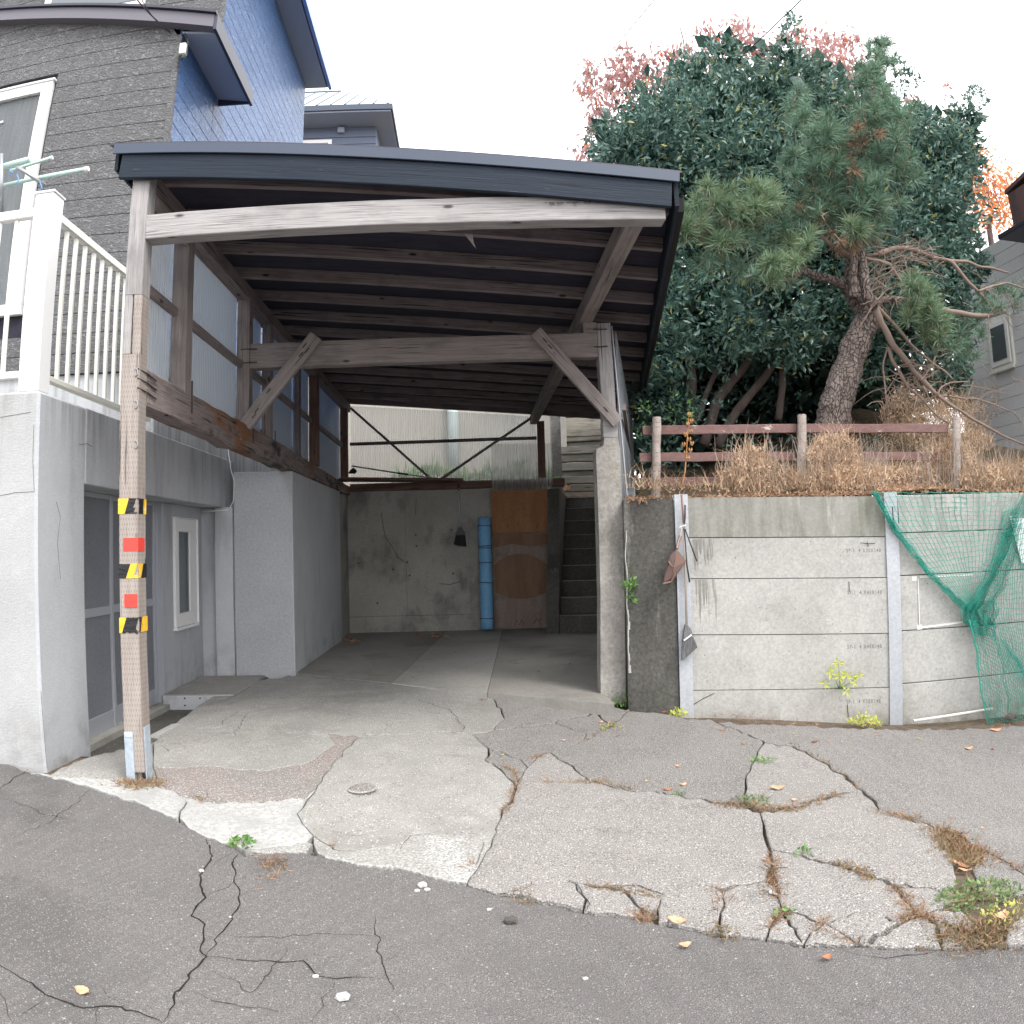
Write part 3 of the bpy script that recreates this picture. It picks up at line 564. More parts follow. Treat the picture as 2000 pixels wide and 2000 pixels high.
for k, (mt, pts) in SL.items():
    ring = []
    for a, b in zip(pts, pts[1:] + pts[:1]): ring += rough_edge(a, b, k)
    G = [ground(*p) for p in ring]; n = len(G)
    area = sum(G[i].x * G[(i + 1) % n].y - G[(i + 1) % n].x * G[i].y for i in range(n)) / 2
    if area < 0: G = G[::-1]; area = -area
    small = area < .25; ins = []
    for i in range(n):
        d = G[(i + 1) % n] - G[i - 1]; d.z = 0
        if d.length < 1e-6: d = Vector((1, 0, 0))
        d.normalize(); nn = Vector((-d.y, d.x, 0)); g = .0015 + .0065 * abs(mnoise.noise(G[i] * 3.1)) * 2
        if k[0] == 'b' or k == 'a1': g = g * 1.1 + .0008
        if mt.startswith('mortar'): g *= .4
        if k in ('d2', 'd3'): g = 0
        ins.append(G[i] + nn * g)
    lift = .005 + RND.uniform(0, .008)
    if k in ('d2', 'd3'): lift = .009 if k == 'd2' else .0085
    top = [Vector((p.x, p.y, Zg(p.x, p.y) + lift - .004)) for p in ins]
    c2 = [Vector((p.x, p.y, p.z - .045)) for p in top]
    # chamfered rim, so the slab edge catches light
    inn = []
    for i in range(n):
        d = top[(i + 1) % n] - top[i - 1]; d.z = 0; d = d.normalized() if d.length > 1e-6 else Vector((1, 0, 0)); nn = Vector((-d.y, d.x, 0))
        q = top[i] + nn * .006; inn.append(Vector((q.x, q.y, Zg(q.x, q.y) + lift)))
    # interior points keep the slab on the slope
    V = c2 + top + inn; F = []
    for i in range(n):
        j = (i + 1) % n; F.append((i, j, n + j, n + i)); F.append((n + i, n + j, 2 * n + j, 2 * n + i))
    xs_, ys_ = [q.x for q in inn], [q.y for q in inn]; sp_ = .16 if area > 1 else .1; P2D = [Vector((q.x, q.y)) for q in inn]
    a_ = min(xs_) + sp_ / 2
    while a_ < max(xs_):
        b_ = min(ys_) + sp_ / 2
        while b_ < max(ys_):
            ins_ = False; j = n - 1
            for i in range(n):
                if (ys_[i] > b_) != (ys_[j] > b_) and a_ < (xs_[j] - xs_[i]) * (b_ - ys_[i]) / (ys_[j] - ys_[i]) + xs_[i]: ins_ = not ins_
                j = i
            if ins_ and min((xs_[i] - a_) ** 2 + (ys_[i] - b_) ** 2 for i in range(n)) > .0012: P2D.append(Vector((a_, b_)))
            b_ += sp_
        a_ += sp_
    vo, _e, fo, ov, _a, _b = delaunay_2d_cdt(P2D, [], [tuple(range(n))], 1, 1e-6)
    base_ = len(V); V += [Vector((q.x, q.y, Zg(q.x, q.y) + lift + .0012 * mnoise.noise(Vector((q.x * 9, q.y * 9, 0))))) if not any(t < n for t in ov[i]) else Vector((q.x, q.y, Zg(q.x, q.y) + lift)) for i, q in enumerate(vo)]
    F += [tuple(base_ + t for t in f) for f in fo]
    o = put('slab', V, F, mt, drive)
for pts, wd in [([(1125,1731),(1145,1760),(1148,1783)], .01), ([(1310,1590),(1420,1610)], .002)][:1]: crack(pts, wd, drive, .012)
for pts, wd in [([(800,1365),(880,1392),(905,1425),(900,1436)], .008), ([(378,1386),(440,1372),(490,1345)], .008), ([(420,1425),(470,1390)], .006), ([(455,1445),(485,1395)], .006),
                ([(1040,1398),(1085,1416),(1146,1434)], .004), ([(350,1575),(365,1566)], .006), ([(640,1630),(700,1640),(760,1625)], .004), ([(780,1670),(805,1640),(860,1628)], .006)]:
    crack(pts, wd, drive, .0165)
# soil and moss in the big gap at right, drain cap
def disc(c, r, h, m, name, parent, n=24, dz=0):
    mb = MB(); mb.tube([c + Vector((0, 0, dz)), c + Vector((0, 0, dz + h))], r, n); return mb.build(name, m, parent)
dc = ground(708, 1546); dcz = Vector((dc.x, dc.y, Zg(dc.x, dc.y)))
dr = thing('drain_cover', 'small round drain cover set in the smooth grey slab', 'drain cover', dcz + Vector((0, 0, .01)))
mb = MB(); 
for k in range(24):
    a0, a1 = 2 * PI * k / 24, 2 * PI * (k + 1) / 24
    R0, R1 = .064, .074
    mb.add([dcz + Vector((R0 * math.cos(a0), R0 * math.sin(a0), .021)), dcz + Vector((R1 * math.cos(a0), R1 * math.sin(a0), .016)), dcz + Vector((R1 * math.cos(a1), R1 * math.sin(a1), .016)), dcz + Vector((R0 * math.cos(a1), R0 * math.sin(a1), .021))], [(0, 1, 2, 3)])
mb.build('rim', 'agg_smooth', dr)
disc(dcz, .063, .016, 'agg_pink', 'lid', dr)

# ================================================================== CARPORT FLOOR
floor = thing('carport_floor', '', '', (0, 8, -1.2)); floor['kind'] = 'structure'
for k in ('label', 'category'):
    if k in floor: del floor[k]
FZ = -1.155
def fl(a): return [(x, y, FZ) for x, y in a]
e0, e1, e2, e3 = (-1.69, 7.02), (-.72, 6.38), (.10, 5.82), (1.0, 5.24)
for pts, m_ in ((fl([e0, e1, (-.35, 10.45), (-2.3, 10.45), (-2.3, 7.0)]), 'pad'), (fl([(e1[0] + .004, e1[1]), (e2[0] - .004, e2[1]), (.42, 10.45), (-.345, 10.45)]), 'pad_light'), (fl([e2, e3, (1.0, 5.64), (1.20, 5.82), (2.4, 10.3), (2.4, 12), (.425, 12), (.425, 10.45)]), 'pad')):
    MB().poly([Vector(p) - Vector((0, 0, .09)) for p in pts], (0, 0, .09)).build('slab', m_, floor)

# ================================================================== CARPORT
cp = thing('carport', 'open weathered timber carport with navy fascia and corrugated clear side walls', 'carport', (-.3, 6, FZ))
def roofz(x): return 2.225 - .0785 * (x + 1.895)
def eavex(y): return 1.14 + .188 * (y - 3.66)
xs0 = -1.75
# front post: incised treated post with an old bleached upper piece scarfed on
pz0 = Zg(-1.75, 3.75) + .004
beam('post', (-1.75, 3.75, pz0 + .05), (-1.75, 3.75, 1.04), .100, .100, 'wood_post', cp, c=.005, seg=10)['label'] = 'front left post of pale incised timber'
beam('post', (-1.723, 3.75, 1.04), (-1.723, 3.75, 1.36), .046, .100, 'wood_post', cp)
beam('post', (-1.776, 3.75, 1.043), (-1.776, 3.75, 1.36), .046, .098, 'wood_top', cp)
beam('post', (-1.75, 3.75, 1.363), (-1.75, 3.75, 2.08), .098, .100, 'wood_top', cp)
MB().box((-1.77, 3.73, pz0), (-1.73, 3.77, pz0 + .055)).build('post_foot', 'conc_post', cp)
for a, b in (((-1.797, 3.694, pz0 - .01), (-1.750, 3.700, pz0 + .26)), ((-1.700, 3.715, pz0 - .01), (-1.694, 3.785, pz0 + .28))):
    o = bevbox('bracket', a, b, 'galv', cp, .001)
    ce = (Vector(a) + Vector(b)) / 2
    for j in range(3):
        if b[1] < 3.71: MB().tube([(ce.x - .014 + .014 * j, 3.690, pz0 + .235), (ce.x - .010 + .010 * j, 3.695, pz0 + .235)], .003, 8).build('bolt', 'alu', o)
# warning tape bands and red reflectors on the post
def wrap(z0, z1, stops, mats, torn=False, name='tape_band', t=.0025):
    """stops run round the front and right faces: 0..1 front face, 1..2 right face"""
    par = None
    for (u0, u1, sl), mt in zip(stops, mats):
        pts = []
        def pt(u, z):
            if u <= 1: return Vector((-1.80 + .10 * u, 3.700 - t, z))
            return Vector((-1.700 + t, 3.70 + .10 * (u - 1), z))
        N = 8; vs = []; fs = []
        for i in range(N + 1):
            for e, z in ((0, z0), (1, z1)):
                ulo, uhi = u0 + (sl if e else 0), u1 + (sl if e else 0)
                ulo = max(-.02, ulo) if u0 > 0 else -.02; uhi = min(2.02, uhi) if u1 < 2 else 2.02
                u = ulo + (uhi - ulo) * i / N
                zz = z + (mnoise.noise(Vector((u * 6, z * 3, 1))) * (.014 if (torn and e == 0) else .003))
                vs.append(pt(u, zz) + Vector((.0018 * mnoise.noise(Vector((u * 9, z * 20, 5))), -.0015 * abs(mnoise.noise(Vector((u * 12, z * 9, 2)))), 0)))
        # keep a vertex on the arris
        for i in range(N): fs.append((2 * i, 2 * i + 2, 2 * i + 3, 2 * i + 1))
        o = put(name, vs, fs, mt, cp)
    return
def zpost(py): return onY(268, py, 3.70).z
for (pa, pb, st, ms, tn) in ((1003, 973, [(0, .33, .22), (.33, 1.62, .22), (1.62, 2, .1)], ['yellow', 'blacktape', 'yellow'], False),
                             (1129, 1101, [(0, .38, .25), (.38, 1.35, .25), (1.35, 2, .15)], ['blacktape', 'yellow', 'blacktape'], False),
                             (1236, 1206, [(0, .12, .25), (.12, 1.2, .2), (1.2, 2, .05)], ['yellow', 'blacktape', 'yellow'], True)):
    wrap(zpost(pa), zpost(pb), st, ms, tn)
z0, z1 = zpost(1076), zpost(1050)
bevbox('reflector', (-1.775, 3.6965, z0), (-1.7015, 3.6995, z1), 'red', cp, .0005); bevbox('reflector', (-1.6995, 3.7, z0), (-1.6965, 3.778, z1), 'red', cp, .0005)
z0, z1 = zpost(1186), zpost(1160)
bevbox('reflector', (-1.772, 3.6965, z0), (-1.703, 3.6995, z1), 'red', cp, .0005)
for py in (727, 790, 868):
    c = onY(265, py, 3.70); mb = MB(); mb.tube([c + Vector((.02 * math.cos(a) * .7, -.004, .02 * math.sin(a))) for a in np.linspace(-1.8, 1.8, 9)], .003, 5); mb.build('staple', 'steelpole', cp)
for j, dz in enumerate((0, .05, .10)):
    MB().tube([(-1.705, 3.695, .86 + dz), (-1.695, 3.79, .855 + dz), (-1.692, 3.90, .84 + dz)], .004, 5).build('iron_dog', 'rust', cp)
# sill beam along the left, with rot and a wavy underside
vs = []; fs = []; N = 60
for i in range(N + 1):
    y = 3.80 + (10.45 - 3.80) * i / N; t = mnoise.noise(Vector((y * 2.2, 0, 0))); t2 = mnoise.noise(Vector((y * 7, 4, 0)))
    zt = .985 - .02 * max(0, y - 6.5) + .008 * t2; zb = .78 - .028 * max(0, t) * 1.5 + .006 * t2; xi = -1.70 + .010 * t2
    vs += [(y, xi, zb + .012), (y, xi + .012 * t, (zb + zt) / 2), (y, xi, zt - .012), (y, xi - .012, zt), (y, -1.82, zt), (y, -1.82, zb), (y, xi - .02, zb)]
for i in range(N):
    for k in range(7): a, b = i * 7 + k, i * 7 + (k + 1) % 7; fs.append((b, a, a + 7, b + 7))
fs += [tuple(range(7)), tuple(N * 7 + k for k in range(6, -1, -1))]
put('sill_beam', vs, fs, 'wood_sill', cp, Matrix(((0, 1, 0, 0), (1, 0, 0, 0), (0, 0, 1, 0), (0, 0, 0, 1))))
for y in (4.43, 5.72, 6.37): MB().box((-1.699, y - .005, .86), (-1.692, y + .005, 1.06)).build('iron_dog', 'rust', cp)
# wall posts and studs on the sill
for y, d, mt in ((4.38, .10, 'wood'), (5.67, .10, 'wood'), (6.32, .075, 'wood'), (7.45, .045, 'wood_in'), (8.24, .10, 'wood_red'), (10.22, .10, 'wood_red')):
    beam('stud' if d < .1 else 'post', (-1.75, y, .96), (-1.75, y, 1.99), d, .10, mt, cp, seg=4)
beam('purlin', (-1.75, 3.80, 2.035), (-1.75, 10.5, 2.045), .10, .11, 'wood_in', cp, seg=14)
beam('header', (-1.72, 3.81, 1.93), (-1.72, 4.33, 1.93), .04, .09, 'wood', cp)
for ya, yb in ((3.80, 4.33), (4.43, 5.62), (5.72, 6.28), (6.36, 7.42), (7.48, 8.19), (8.29, 10.17)):
    beam('girt', (-1.775, ya, 1.47), (-1.775, yb, 1.47), .04, .055, 'wood', cp, seg=3)
    corrug('wall_panel', (-1.808, ya), (-1.808, yb), .97, 2.05, .97, 2.05, 'poly', cp)
# front and middle tie beams
beam('tie_beam', (-1.70, 3.75, 1.737), (1.075, 3.75, 1.80), .10, .138, 'wood_top', cp, seg=14)['label'] = 'bleached grey front beam'
beam('tie_beam', (-1.71, 5.68, 1.532), (1.03, 5.68, 1.578), .10, .195, 'wood', cp, seg=14)['label'] = 'deep middle beam with diagonal braces'
beam('packing_block', (.92, 5.68, 1.72), (1.028, 5.68, 1.722), .10, .085, 'wood', cp)
for a, b in (((1.00, 5.625, 1.70), (1.11, 5.625, 1.705)), ((1.00, 5.625, 1.56), (1.11, 5.625, 1.565)), ((-1.77, 5.62, 1.585), (-1.64, 5.62, 1.585)), ((-1.77, 5.62, 1.475), (-1.64, 5.62, 1.48))):
    MB().tube([a, b], .005, 5).build('iron_dog', 'rust', cp)
beam('brace', (-1.72, 5.595, .975), (-1.17, 5.595, 1.665), .05, .105, 'wood', cp, up=(0, 1, 0) if False else (-.7, 0, .7), seg=5)
beam('brace', (1.16, 5.595, .945), (.54, 5.595, 1.675), .05, .10, 'wood', cp, up=(.7, 0, .7), seg=5)
for (x, z) in ((-1.66, 1.03), (-1.64, 1.07), (-1.30, 1.50), (-1.27, 1.57), (-1.25, 1.53), (-1.55, 1.22), (1.08, 1.03), (.62, 1.58), (.66, 1.53)):
    MB().tube([(x, 5.566, z), (x + (.03 if x < 0 else -.03), 5.566, z + .035)], .0045, 5).build('iron_dog', 'rust', cp)
# right side: timber post on a worn concrete post
beam('post', (1.112, 5.70, .90), (1.085, 5.70, 1.76), .112, .115, 'wood_top', cp, seg=5)
bevbox('post_block', (1.05, 5.63, .835), (1.168, 5.75, .965), 'wood_top', cp)
vs = []; fs = []; prof = [(-1.24, .965, 1.165), (-1.0, .97, 1.165), (-.4, .985, 1.172), (.3, .985, 1.180), (.70, .985, 1.175), (.745, .990, 1.172), (.775, 1.045, 1.170), (.834, 1.055, 1.165)]
for i, (z, x0, x1) in enumerate(prof):
    j = lambda s: RND.uniform(-.004, .004)
    vs += [(x0 + j(0), 5.63 + j(0), z), (x1 + j(0), 5.63 + j(0), z), (x1, 5.80, z), (x0, 5.80, z)]
for i in range(len(prof) - 1):
    for k in range(4): a, b = i * 4 + k, i * 4 + (k + 1) % 4; fs.append((a, b, b + 4, a + 4))
fs += [(3, 2, 1, 0), tuple((len(prof) - 1) * 4 + k for k in range(4))]
put('concrete_post', [(x + .005, y, z) for x, y, z in vs], fs, 'conc_post', cp)
beam('purlin', (.941, 3.80, 1.822), (.941, 10.5, 1.828), .105, .125, 'wood', cp, seg=14)
beam('purlin', (1.20, 3.82, 1.875), (1.20 + .19 * 6.6, 10.45, 1.80), .04, .085, 'black', cp, seg=10)
beam('post', (1.02, 10.3, .97), (1.02, 10.3, 1.77), .10, .09, 'wood_red', cp, seg=3)
# rafters, deck, fascia
ys = [3.93 + .5 * k for k in range(13)] + [10.36]
for y in ys:
    xe = eavex(y) - .03; dz = .078
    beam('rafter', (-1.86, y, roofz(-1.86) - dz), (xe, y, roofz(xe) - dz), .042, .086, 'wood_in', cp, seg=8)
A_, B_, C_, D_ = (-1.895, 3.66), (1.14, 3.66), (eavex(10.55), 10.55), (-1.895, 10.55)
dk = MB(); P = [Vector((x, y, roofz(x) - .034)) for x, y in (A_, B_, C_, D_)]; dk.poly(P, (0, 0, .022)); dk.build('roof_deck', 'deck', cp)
rf = MB(); P = [Vector((x, y, roofz(x) - .010)) for x, y in ((-1.93, 3.645), (1.165, 3.645), (eavex(10.6) + .02, 10.6), (-1.93, 10.6))]; rf.poly(P, (0, 0, .012)); rf.build('roof_sheet', 'eave_dark', cp)
beam('fascia', (-1.86, 3.675, roofz(-1.86) - .134), (1.105, 3.675, roofz(1.105) - .134), .03, .142, 'navy', cp, seg=12)
beam('flashing', (-1.905, 3.650, roofz(-1.905) - .034), (1.15, 3.650, roofz(1.15) - .034), .012, .060, 'trim', cp, seg=1, wob=0, c=.002)
beam('fascia', (eavex(3.7) - .005, 3.70, roofz(1.14) - .10), (eavex(10.5) - .005, 10.5, roofz(2.35) - .10), .025, .16, 'navy', cp, seg=6)
beam('fascia', (-1.905, 3.70, roofz(-1.9) - .08), (-1.905, 10.5, roofz(-1.9) - .08), .02, .12, 'navy', cp, seg=6)
# peeled splinters under the fascia on the front beam
mb = MB()
for k in range(26):
    x = .42 + .62 * k / 26 + RND.uniform(-.01, .01); zt = 1.742 + .022 * x + .066; h = RND.uniform(.008, .028)
    wv = RND.uniform(.005, .016); mb.add([(x - wv, 3.697, zt), (x + wv, 3.697, zt), (x + wv * .3, 3.688 - RND.uniform(0, .01), zt - h)], [(0, 1, 2)])
mb.build('wood_splinters', 'wood_in', cp)['kind'] = 'stuff'
mb = MB(); c = onY(905, 455, 3.85); mb.add([c, c + Vector((.05, 0, -.005)), c + Vector((.055, .01, -.05)), c + Vector((.07, .01, -.09)), c + Vector((.03, 0, -.04))], [(0, 4, 1), (1, 4, 2), (4, 3, 2)])
mb.build('splinter', 'wood', cp)
# right side sheet wall, skewed with the plot boundary
SA, SB = (1.20, 5.74), (1.20 + .25 * 4.4, 10.1)
corrug('wall_panel', SA, SB, .33, 1.72, .42, 1.66, 'poly', cp, pitch=.05, amp=.009)
beam('corner_trim', (1.235, 5.70, .37), (1.162, 5.70, 1.75), .012, .03, 'alu', cp, wob=0, seg=1)
beam('girt', (1.25, 5.76, 1.1), (SB[0] - .03, SB[1], 1.1), .03, .05, 'wood', cp, seg=4)
# back wall: translucent sheets, rails, cross braces, sill
YB = 10.42
corrug('wall_panel', (-1.70, YB + .05), (.97, YB + .05), .93, roofz(-1.7) - .13, .95, roofz(.97) - .13, 'poly_milk', cp)
corrug('wall_panel', onY(967, 0, YB - .08).xy if False else (.31, YB - .09), (1.17, YB - .09), .80, 1.46, .80, 1.46, 'poly_milk', cp, pitch=.045, amp=.012)
beam('girt', (-1.70, YB, 1.515), (.97, YB, 1.55), .04, .045, 'wood_in', cp, seg=4)
beam('brace', (-1.68, YB - .04, 2.03), (-.52, YB - .04, .96), .035, .045, 'wood_in', cp, up=(0, 1, 0), seg=4)
beam('brace', (.90, YB - .04, 1.84), (-.44, YB - .04, .96), .035, .045, 'wood_in', cp, up=(0, 1, 0), seg=4)
beam('sill_beam', (-1.70, YB, .885), (1.35, YB, .905), .12, .11, 'wood_red', cp, seg=8)
beam('shelf_plank', (-1.70, 9.55, .93), (-.15, 10.28, .95), .30, .035, 'wood_red', cp, seg=4)

# ================================================================== BACK CONCRETE WALL, STAIRS
bw_ = thing('rear_wall', 'stained grey concrete wall at the back of the carport', 'wall', (-.3, 10.5, FZ))
xsb = [-2.1, -.92, -.02, 1.10]
for a, b in zip(xsb[:-1], xsb[1:]): bevbox('wall_panel', (a + .001, 10.36, -.93), (b - .001, 10.40, .83), 'conc', bw_, .002)
bevbox('wall_core', (-2.1, 10.402, -1.3), (1.10, 10.66, .829), 'conc', bw_, .002)  # core added behind the panels to stop light leaking through their joints
bevbox('footing', (-2.1, 10.345, FZ - .05), (1.10, 10.40, -.932), 'conc', bw_, .003)
for px, py in ((700, 1100), (768, 1112), (795, 1098), (737, 1178), (745, 1218), (800, 1124), (882, 1035), (885, 1120), (716, 1220), (812, 1045), (796, 1220)):
    c = onY(px, py, 10.3585); mbh = MB(); mbh.tube([c, c + Vector((0, .003, 0))], .014, 10); mbh.build('tie_hole', 'conc_dark', bw_)
for pts in ([(744, 1000), (748, 1030), (753, 1050), (768, 1070), (776, 1088), (792, 1100)], [(858, 1140), (880, 1142), (900, 1135)], [(812, 975), (812, 1005)]):
    mbh = MB(); mbh.tube([onY(*q, 10.358) + Vector((RND.uniform(-.01, .01), 0, RND.uniform(-.01, .01))) for q in pts], .004, 4); mbh.build('hairline_crack', 'conc_dark', bw_)
sw = thing('block_wall', 'smooth blue grey rendered block below the left carport sill', 'wall', (-1.9, 8, FZ))
o = bevbox('wall', (-2.27, 7.0, FZ - .1), (-1.70, 9.55, .775), 'stucco_g', sw, .008); o.data.materials.append(M['stucco_b'])
for p in o.data.polygons:
    if p.normal.y < -.9: p.material_index = 1
bevbox('wall', (-2.27, 9.552, FZ - .1), (-1.735, 10.358, .775), 'conc', sw, .004)
RM = Matrix.Rotation(-math.radians(10.9), 4, 'Z')
st = thing('concrete_stairs', 'dark concrete steps climbing behind the right concrete post', 'stairs', (1.5, 9.6, FZ))
SO = Vector((1.135, 9.62, 0)); sx = Vector((math.cos(math.radians(10.9)), -math.sin(math.radians(10.9)), 0)); sy = Vector((math.sin(math.radians(10.9)), math.cos(math.radians(10.9)), 0))
def sp(u, v, z): return SO + sx * u + sy * v + Vector((0, 0, z))
tops = [-.92, -.70, -.49, -.285, -.05, .16, .38, .585, .77]; prev = FZ
for k, zt in enumerate(tops):
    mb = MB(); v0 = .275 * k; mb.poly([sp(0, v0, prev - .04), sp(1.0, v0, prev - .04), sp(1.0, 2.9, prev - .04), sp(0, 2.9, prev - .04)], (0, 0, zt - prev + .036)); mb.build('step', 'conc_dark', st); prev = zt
    mb = MB(); mb.poly([sp(.0, v0 - .012, zt - .004), sp(1.0, v0 - .012, zt - .004), sp(1.0, v0 + .05, zt - .004), sp(.0, v0 + .05, zt - .004)], (0, 0, .006)); mb.build('nosing', 'conc', st)
mb = MB(); prof = [(-.04, FZ - .05), (-.04, -.86), (0, -.74), (.22, -.30), (.42, -.12), (.62, .80), (2.6, .80), (2.6, FZ - .05)]
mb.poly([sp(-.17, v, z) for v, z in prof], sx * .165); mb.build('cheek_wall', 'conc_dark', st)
sl = thing('sleeper_steps', 'weathered railway sleeper steps above the concrete stairs', 'steps', (1.8, 12.3, .8))
sb = [(12.05, .90, 1.00), (12.02, 1.01, 1.13), (12.5, 1.17, 1.27), (12.45, 1.28, 1.41), (13.0, 1.49, 1.62), (12.95, 1.63, 1.76), (13.5, 1.84, 1.92), (13.45, 1.93, 2.0), (14.0, 2.10, 2.24), (14.6, 2.32, 2.46), (15.2, 2.55, 2.68), (15.2, 2.69, 2.80), (15.8, 2.86, 3.02), (16.4, 3.10, 3.3)]
for k, (y, z0, z1) in enumerate(sb):
    x0 = .1285 * y + RND.uniform(-.04, .04); beam('sleeper', (x0, y + .1, (z0 + z1) / 2 + RND.uniform(-.01, .01)), (x0 + 1.25, y - .12, (z0 + z1) / 2 + RND.uniform(-.01, .01)), .22, z1 - z0, 'sleeper', sl, seg=5, wob=.004)
cpil = thing('concrete_pillar', 'pale square concrete pillar behind the carport beside the sleeper steps', 'pillar', (1.35, 11.3, .8))
bevbox('pillar', (1.27, 11.2, .8), (1.42, 11.35, 2.1), 'conc_post', cpil); bevbox('cap', (1.26, 11.19, 2.1), (1.43, 11.36, 2.14), 'conc', cpil)
# bank behind, and slopes
def terr(name, x0, x1, y0, y1, f, m, nx=40, ny=30):
    V = []; F = []
    for i in range(nx + 1):
        for k in range(ny + 1): x = x0 + (x1 - x0) * i / nx; y = y0 + (y1 - y0) * k / ny; V.append((x, y, f(x, y)))
    for i in range(nx):
        for k in range(ny): a = i * (ny + 1) + k; F.append((a, a + ny + 1, a + ny + 2, a + 1))
    o = put(name, V, F, m, None, None, True); tag(o, kind='structure'); return o
def hillz(x, y):
    b = .335 + (.16 + .17 * min(1, max(0, (x - 3.6) / 2)) * (1 - min(1, max(0, (x - 6.2) / 1.3)))) * max(0, y - 6.1) + .05 * max(0, x - 3) * min(1, max(0, y - 5.6))
    return min(b, 2.6) + .05 * mnoise.noise(Vector((x * 1.3, y * 1.3, 0)))
def wally(x): return (5.75 if x < 1.5 else 5.42 - .129 * (x - 1.625) + .03 if x < 3.1 else 5.215)
V = []; F = []; nx, ny = 90, 40
for i in range(nx + 1):
    x0 = 1.28 + 20.7 * (i / nx) ** 1.6
    for k in range(ny + 1):
        y = wally(x0) + (24 - wally(x0)) * (k / ny) ** 1.7; x = max(x0, 1.30 + .25 * (y - 5.7)) if y < 10 else max(x0, 2.38 + .19 * (y - 10)); V.append((x, y, hillz(x, y)))
for i in range(nx):
    for k in range(ny): a = i * (ny + 1) + k; F.append((a, a + ny + 1, a + ny + 2, a + 1))
tag(put('bank', V, F, 'hill', None, None, True), kind='structure')
terr('upper_ground', -14, 1.1, 10.6, 24, lambda x, y: .80 + .02 * (y - 10), 'hill')
terr('stair_ground', 1.101, 3.6, 12.15, 24, lambda x, y: .72 + .19 * (y - 12.0), 'hill')

# ================================================================== RETAINING WALL
rw = thing('retaining_wall', 'precast concrete plank retaining wall between galvanised steel posts', 'retaining wall', (3, 5.2, -1.35))
def wpt(s, off, z): return P1 + WD * s + WN * off + Vector((0, 0, z))
zj1 = [.337, .034, -.272, -.690, -1.105, -1.36]; zj2 = [.305, -.003, -.309, -.727, -1.134, -1.50]
LW = (P2 - P1).length
for k in range(5):
    mt = 'panel_top' if k == 0 else 'panel'
    mb = MB(); g = .003
    mb.poly([wpt(-.02, 0 - .004 * (k % 2), zj1[k + 1] + g), wpt(LW + .02, 0 - .004 * (k % 2), zj2[k + 1] + g), wpt(LW + .02, -.004 * (k % 2), zj2[k] - g), wpt(-.02, -.004 * (k % 2), zj1[k] - g)], WN * -.05)
    o = mb.build('plank', mt, rw)
    if k in (1, 2):      # ragged run-off streaks below the top left corner
        for q in range(9):
            u0 = .028 + .018 * q + RND.uniform(-.006, .006); u1 = u0 + RND.uniform(.010, .026); zt = zj1[k] - .010; zb = zt - (zt - zj1[k + 1]) * RND.uniform(.35, .93)
            pts = [wpt(u0, .0012 + q * .00005, zt), wpt(u0 + .003, .0012 + q * .00005, (zt + zb) / 2), wpt((u0 + u1) / 2, .0012 + q * .00005, zb), wpt(u1 - .002, .0012 + q * .00005, (zt * .4 + zb * .6)), wpt(u1, .0012 + q * .00005, zt)]
            mb = MB(); mb.add(pts, [(0, 1, 2, 3, 4)]); mb.build('stain', 'panel_streak', rw)
xr = [3.19, 4.72, 6.3]
zr = [.31, .022, -.30, -.715, -1.115, -1.55]
for a, b in zip(xr[:-1], xr[1:]):
    for k in range(5):
        bevbox('plank', (a, 5.150 + .003 * (k % 2), zr[k + 1] + .003), (b - .012, 5.20, zr[k] - .003), 'panel_top' if (k == 0 and False) else 'panel', rw, .004)
def hpost(s, off, base, top):
    a = wpt(s - .05, off, 0) if s < LW else None
mb = MB()
for (c, base, top, nm) in ((P1 + WD * -.055, -1.36, .358, 'post'), (P2 + WD * .048, -1.5, .33, 'post')):
    mb = MB(); w2 = .05
    q = [c - WD * w2 + WN * .012, c + WD * w2 + WN * .012, c + WD * w2 + WN * .004, c - WD * w2 + WN * .004]
    mb.poly([p + Vector((0, 0, base)) for p in q], (0, 0, top - base)); 
    q = [c - WD * .003 + WN * .004, c + WD * .003 + WN * .004, c + WD * .003 - WN * .09, c - WD * .003 - WN * .09]
    mb.poly([p + Vector((0, 0, base)) for p in q], (0, 0, top - base))
    q = [c - WD * w2 - WN * .088, c + WD * w2 - WN * .088, c + WD * w2 - WN * .095, c - WD * w2 - WN * .095]
    mb.poly([p + Vector((0, 0, base)) for p in q], (0, 0, top - base)); mb.build('steel_post', 'steel', rw)
for x in (4.71, 6.3): bevbox('steel_post', (x, 5.138, -1.55), (x + .1, 5.146, .33), 'steel', rw, .001)
mb = MB(); mb.poly([Vector((1.16, 5.50, -1.4)), Vector((1.515, 5.368, -1.4)), Vector((1.56, 5.62, -1.4)), Vector((1.2, 5.75, -1.4))], (0, 0, 1.735)); mb.build('corner_block', 'conc_dark', rw)
# broken mortar along the dark gap
mb = MB(); z = .10
while z > -.98:
    x = 1.165 + .012 * mnoise.noise(Vector((z * 6, 0, 0))); ww = .006 + .02 * abs(mnoise.noise(Vector((z * 9, 2, 0)))) * (1.6 if z < -.35 else .8)
    mb.box((x, 5.485, z - .03), (x + ww, 5.50, z)); z -= .03
mb.build('mortar_seam', 'panel', rw)
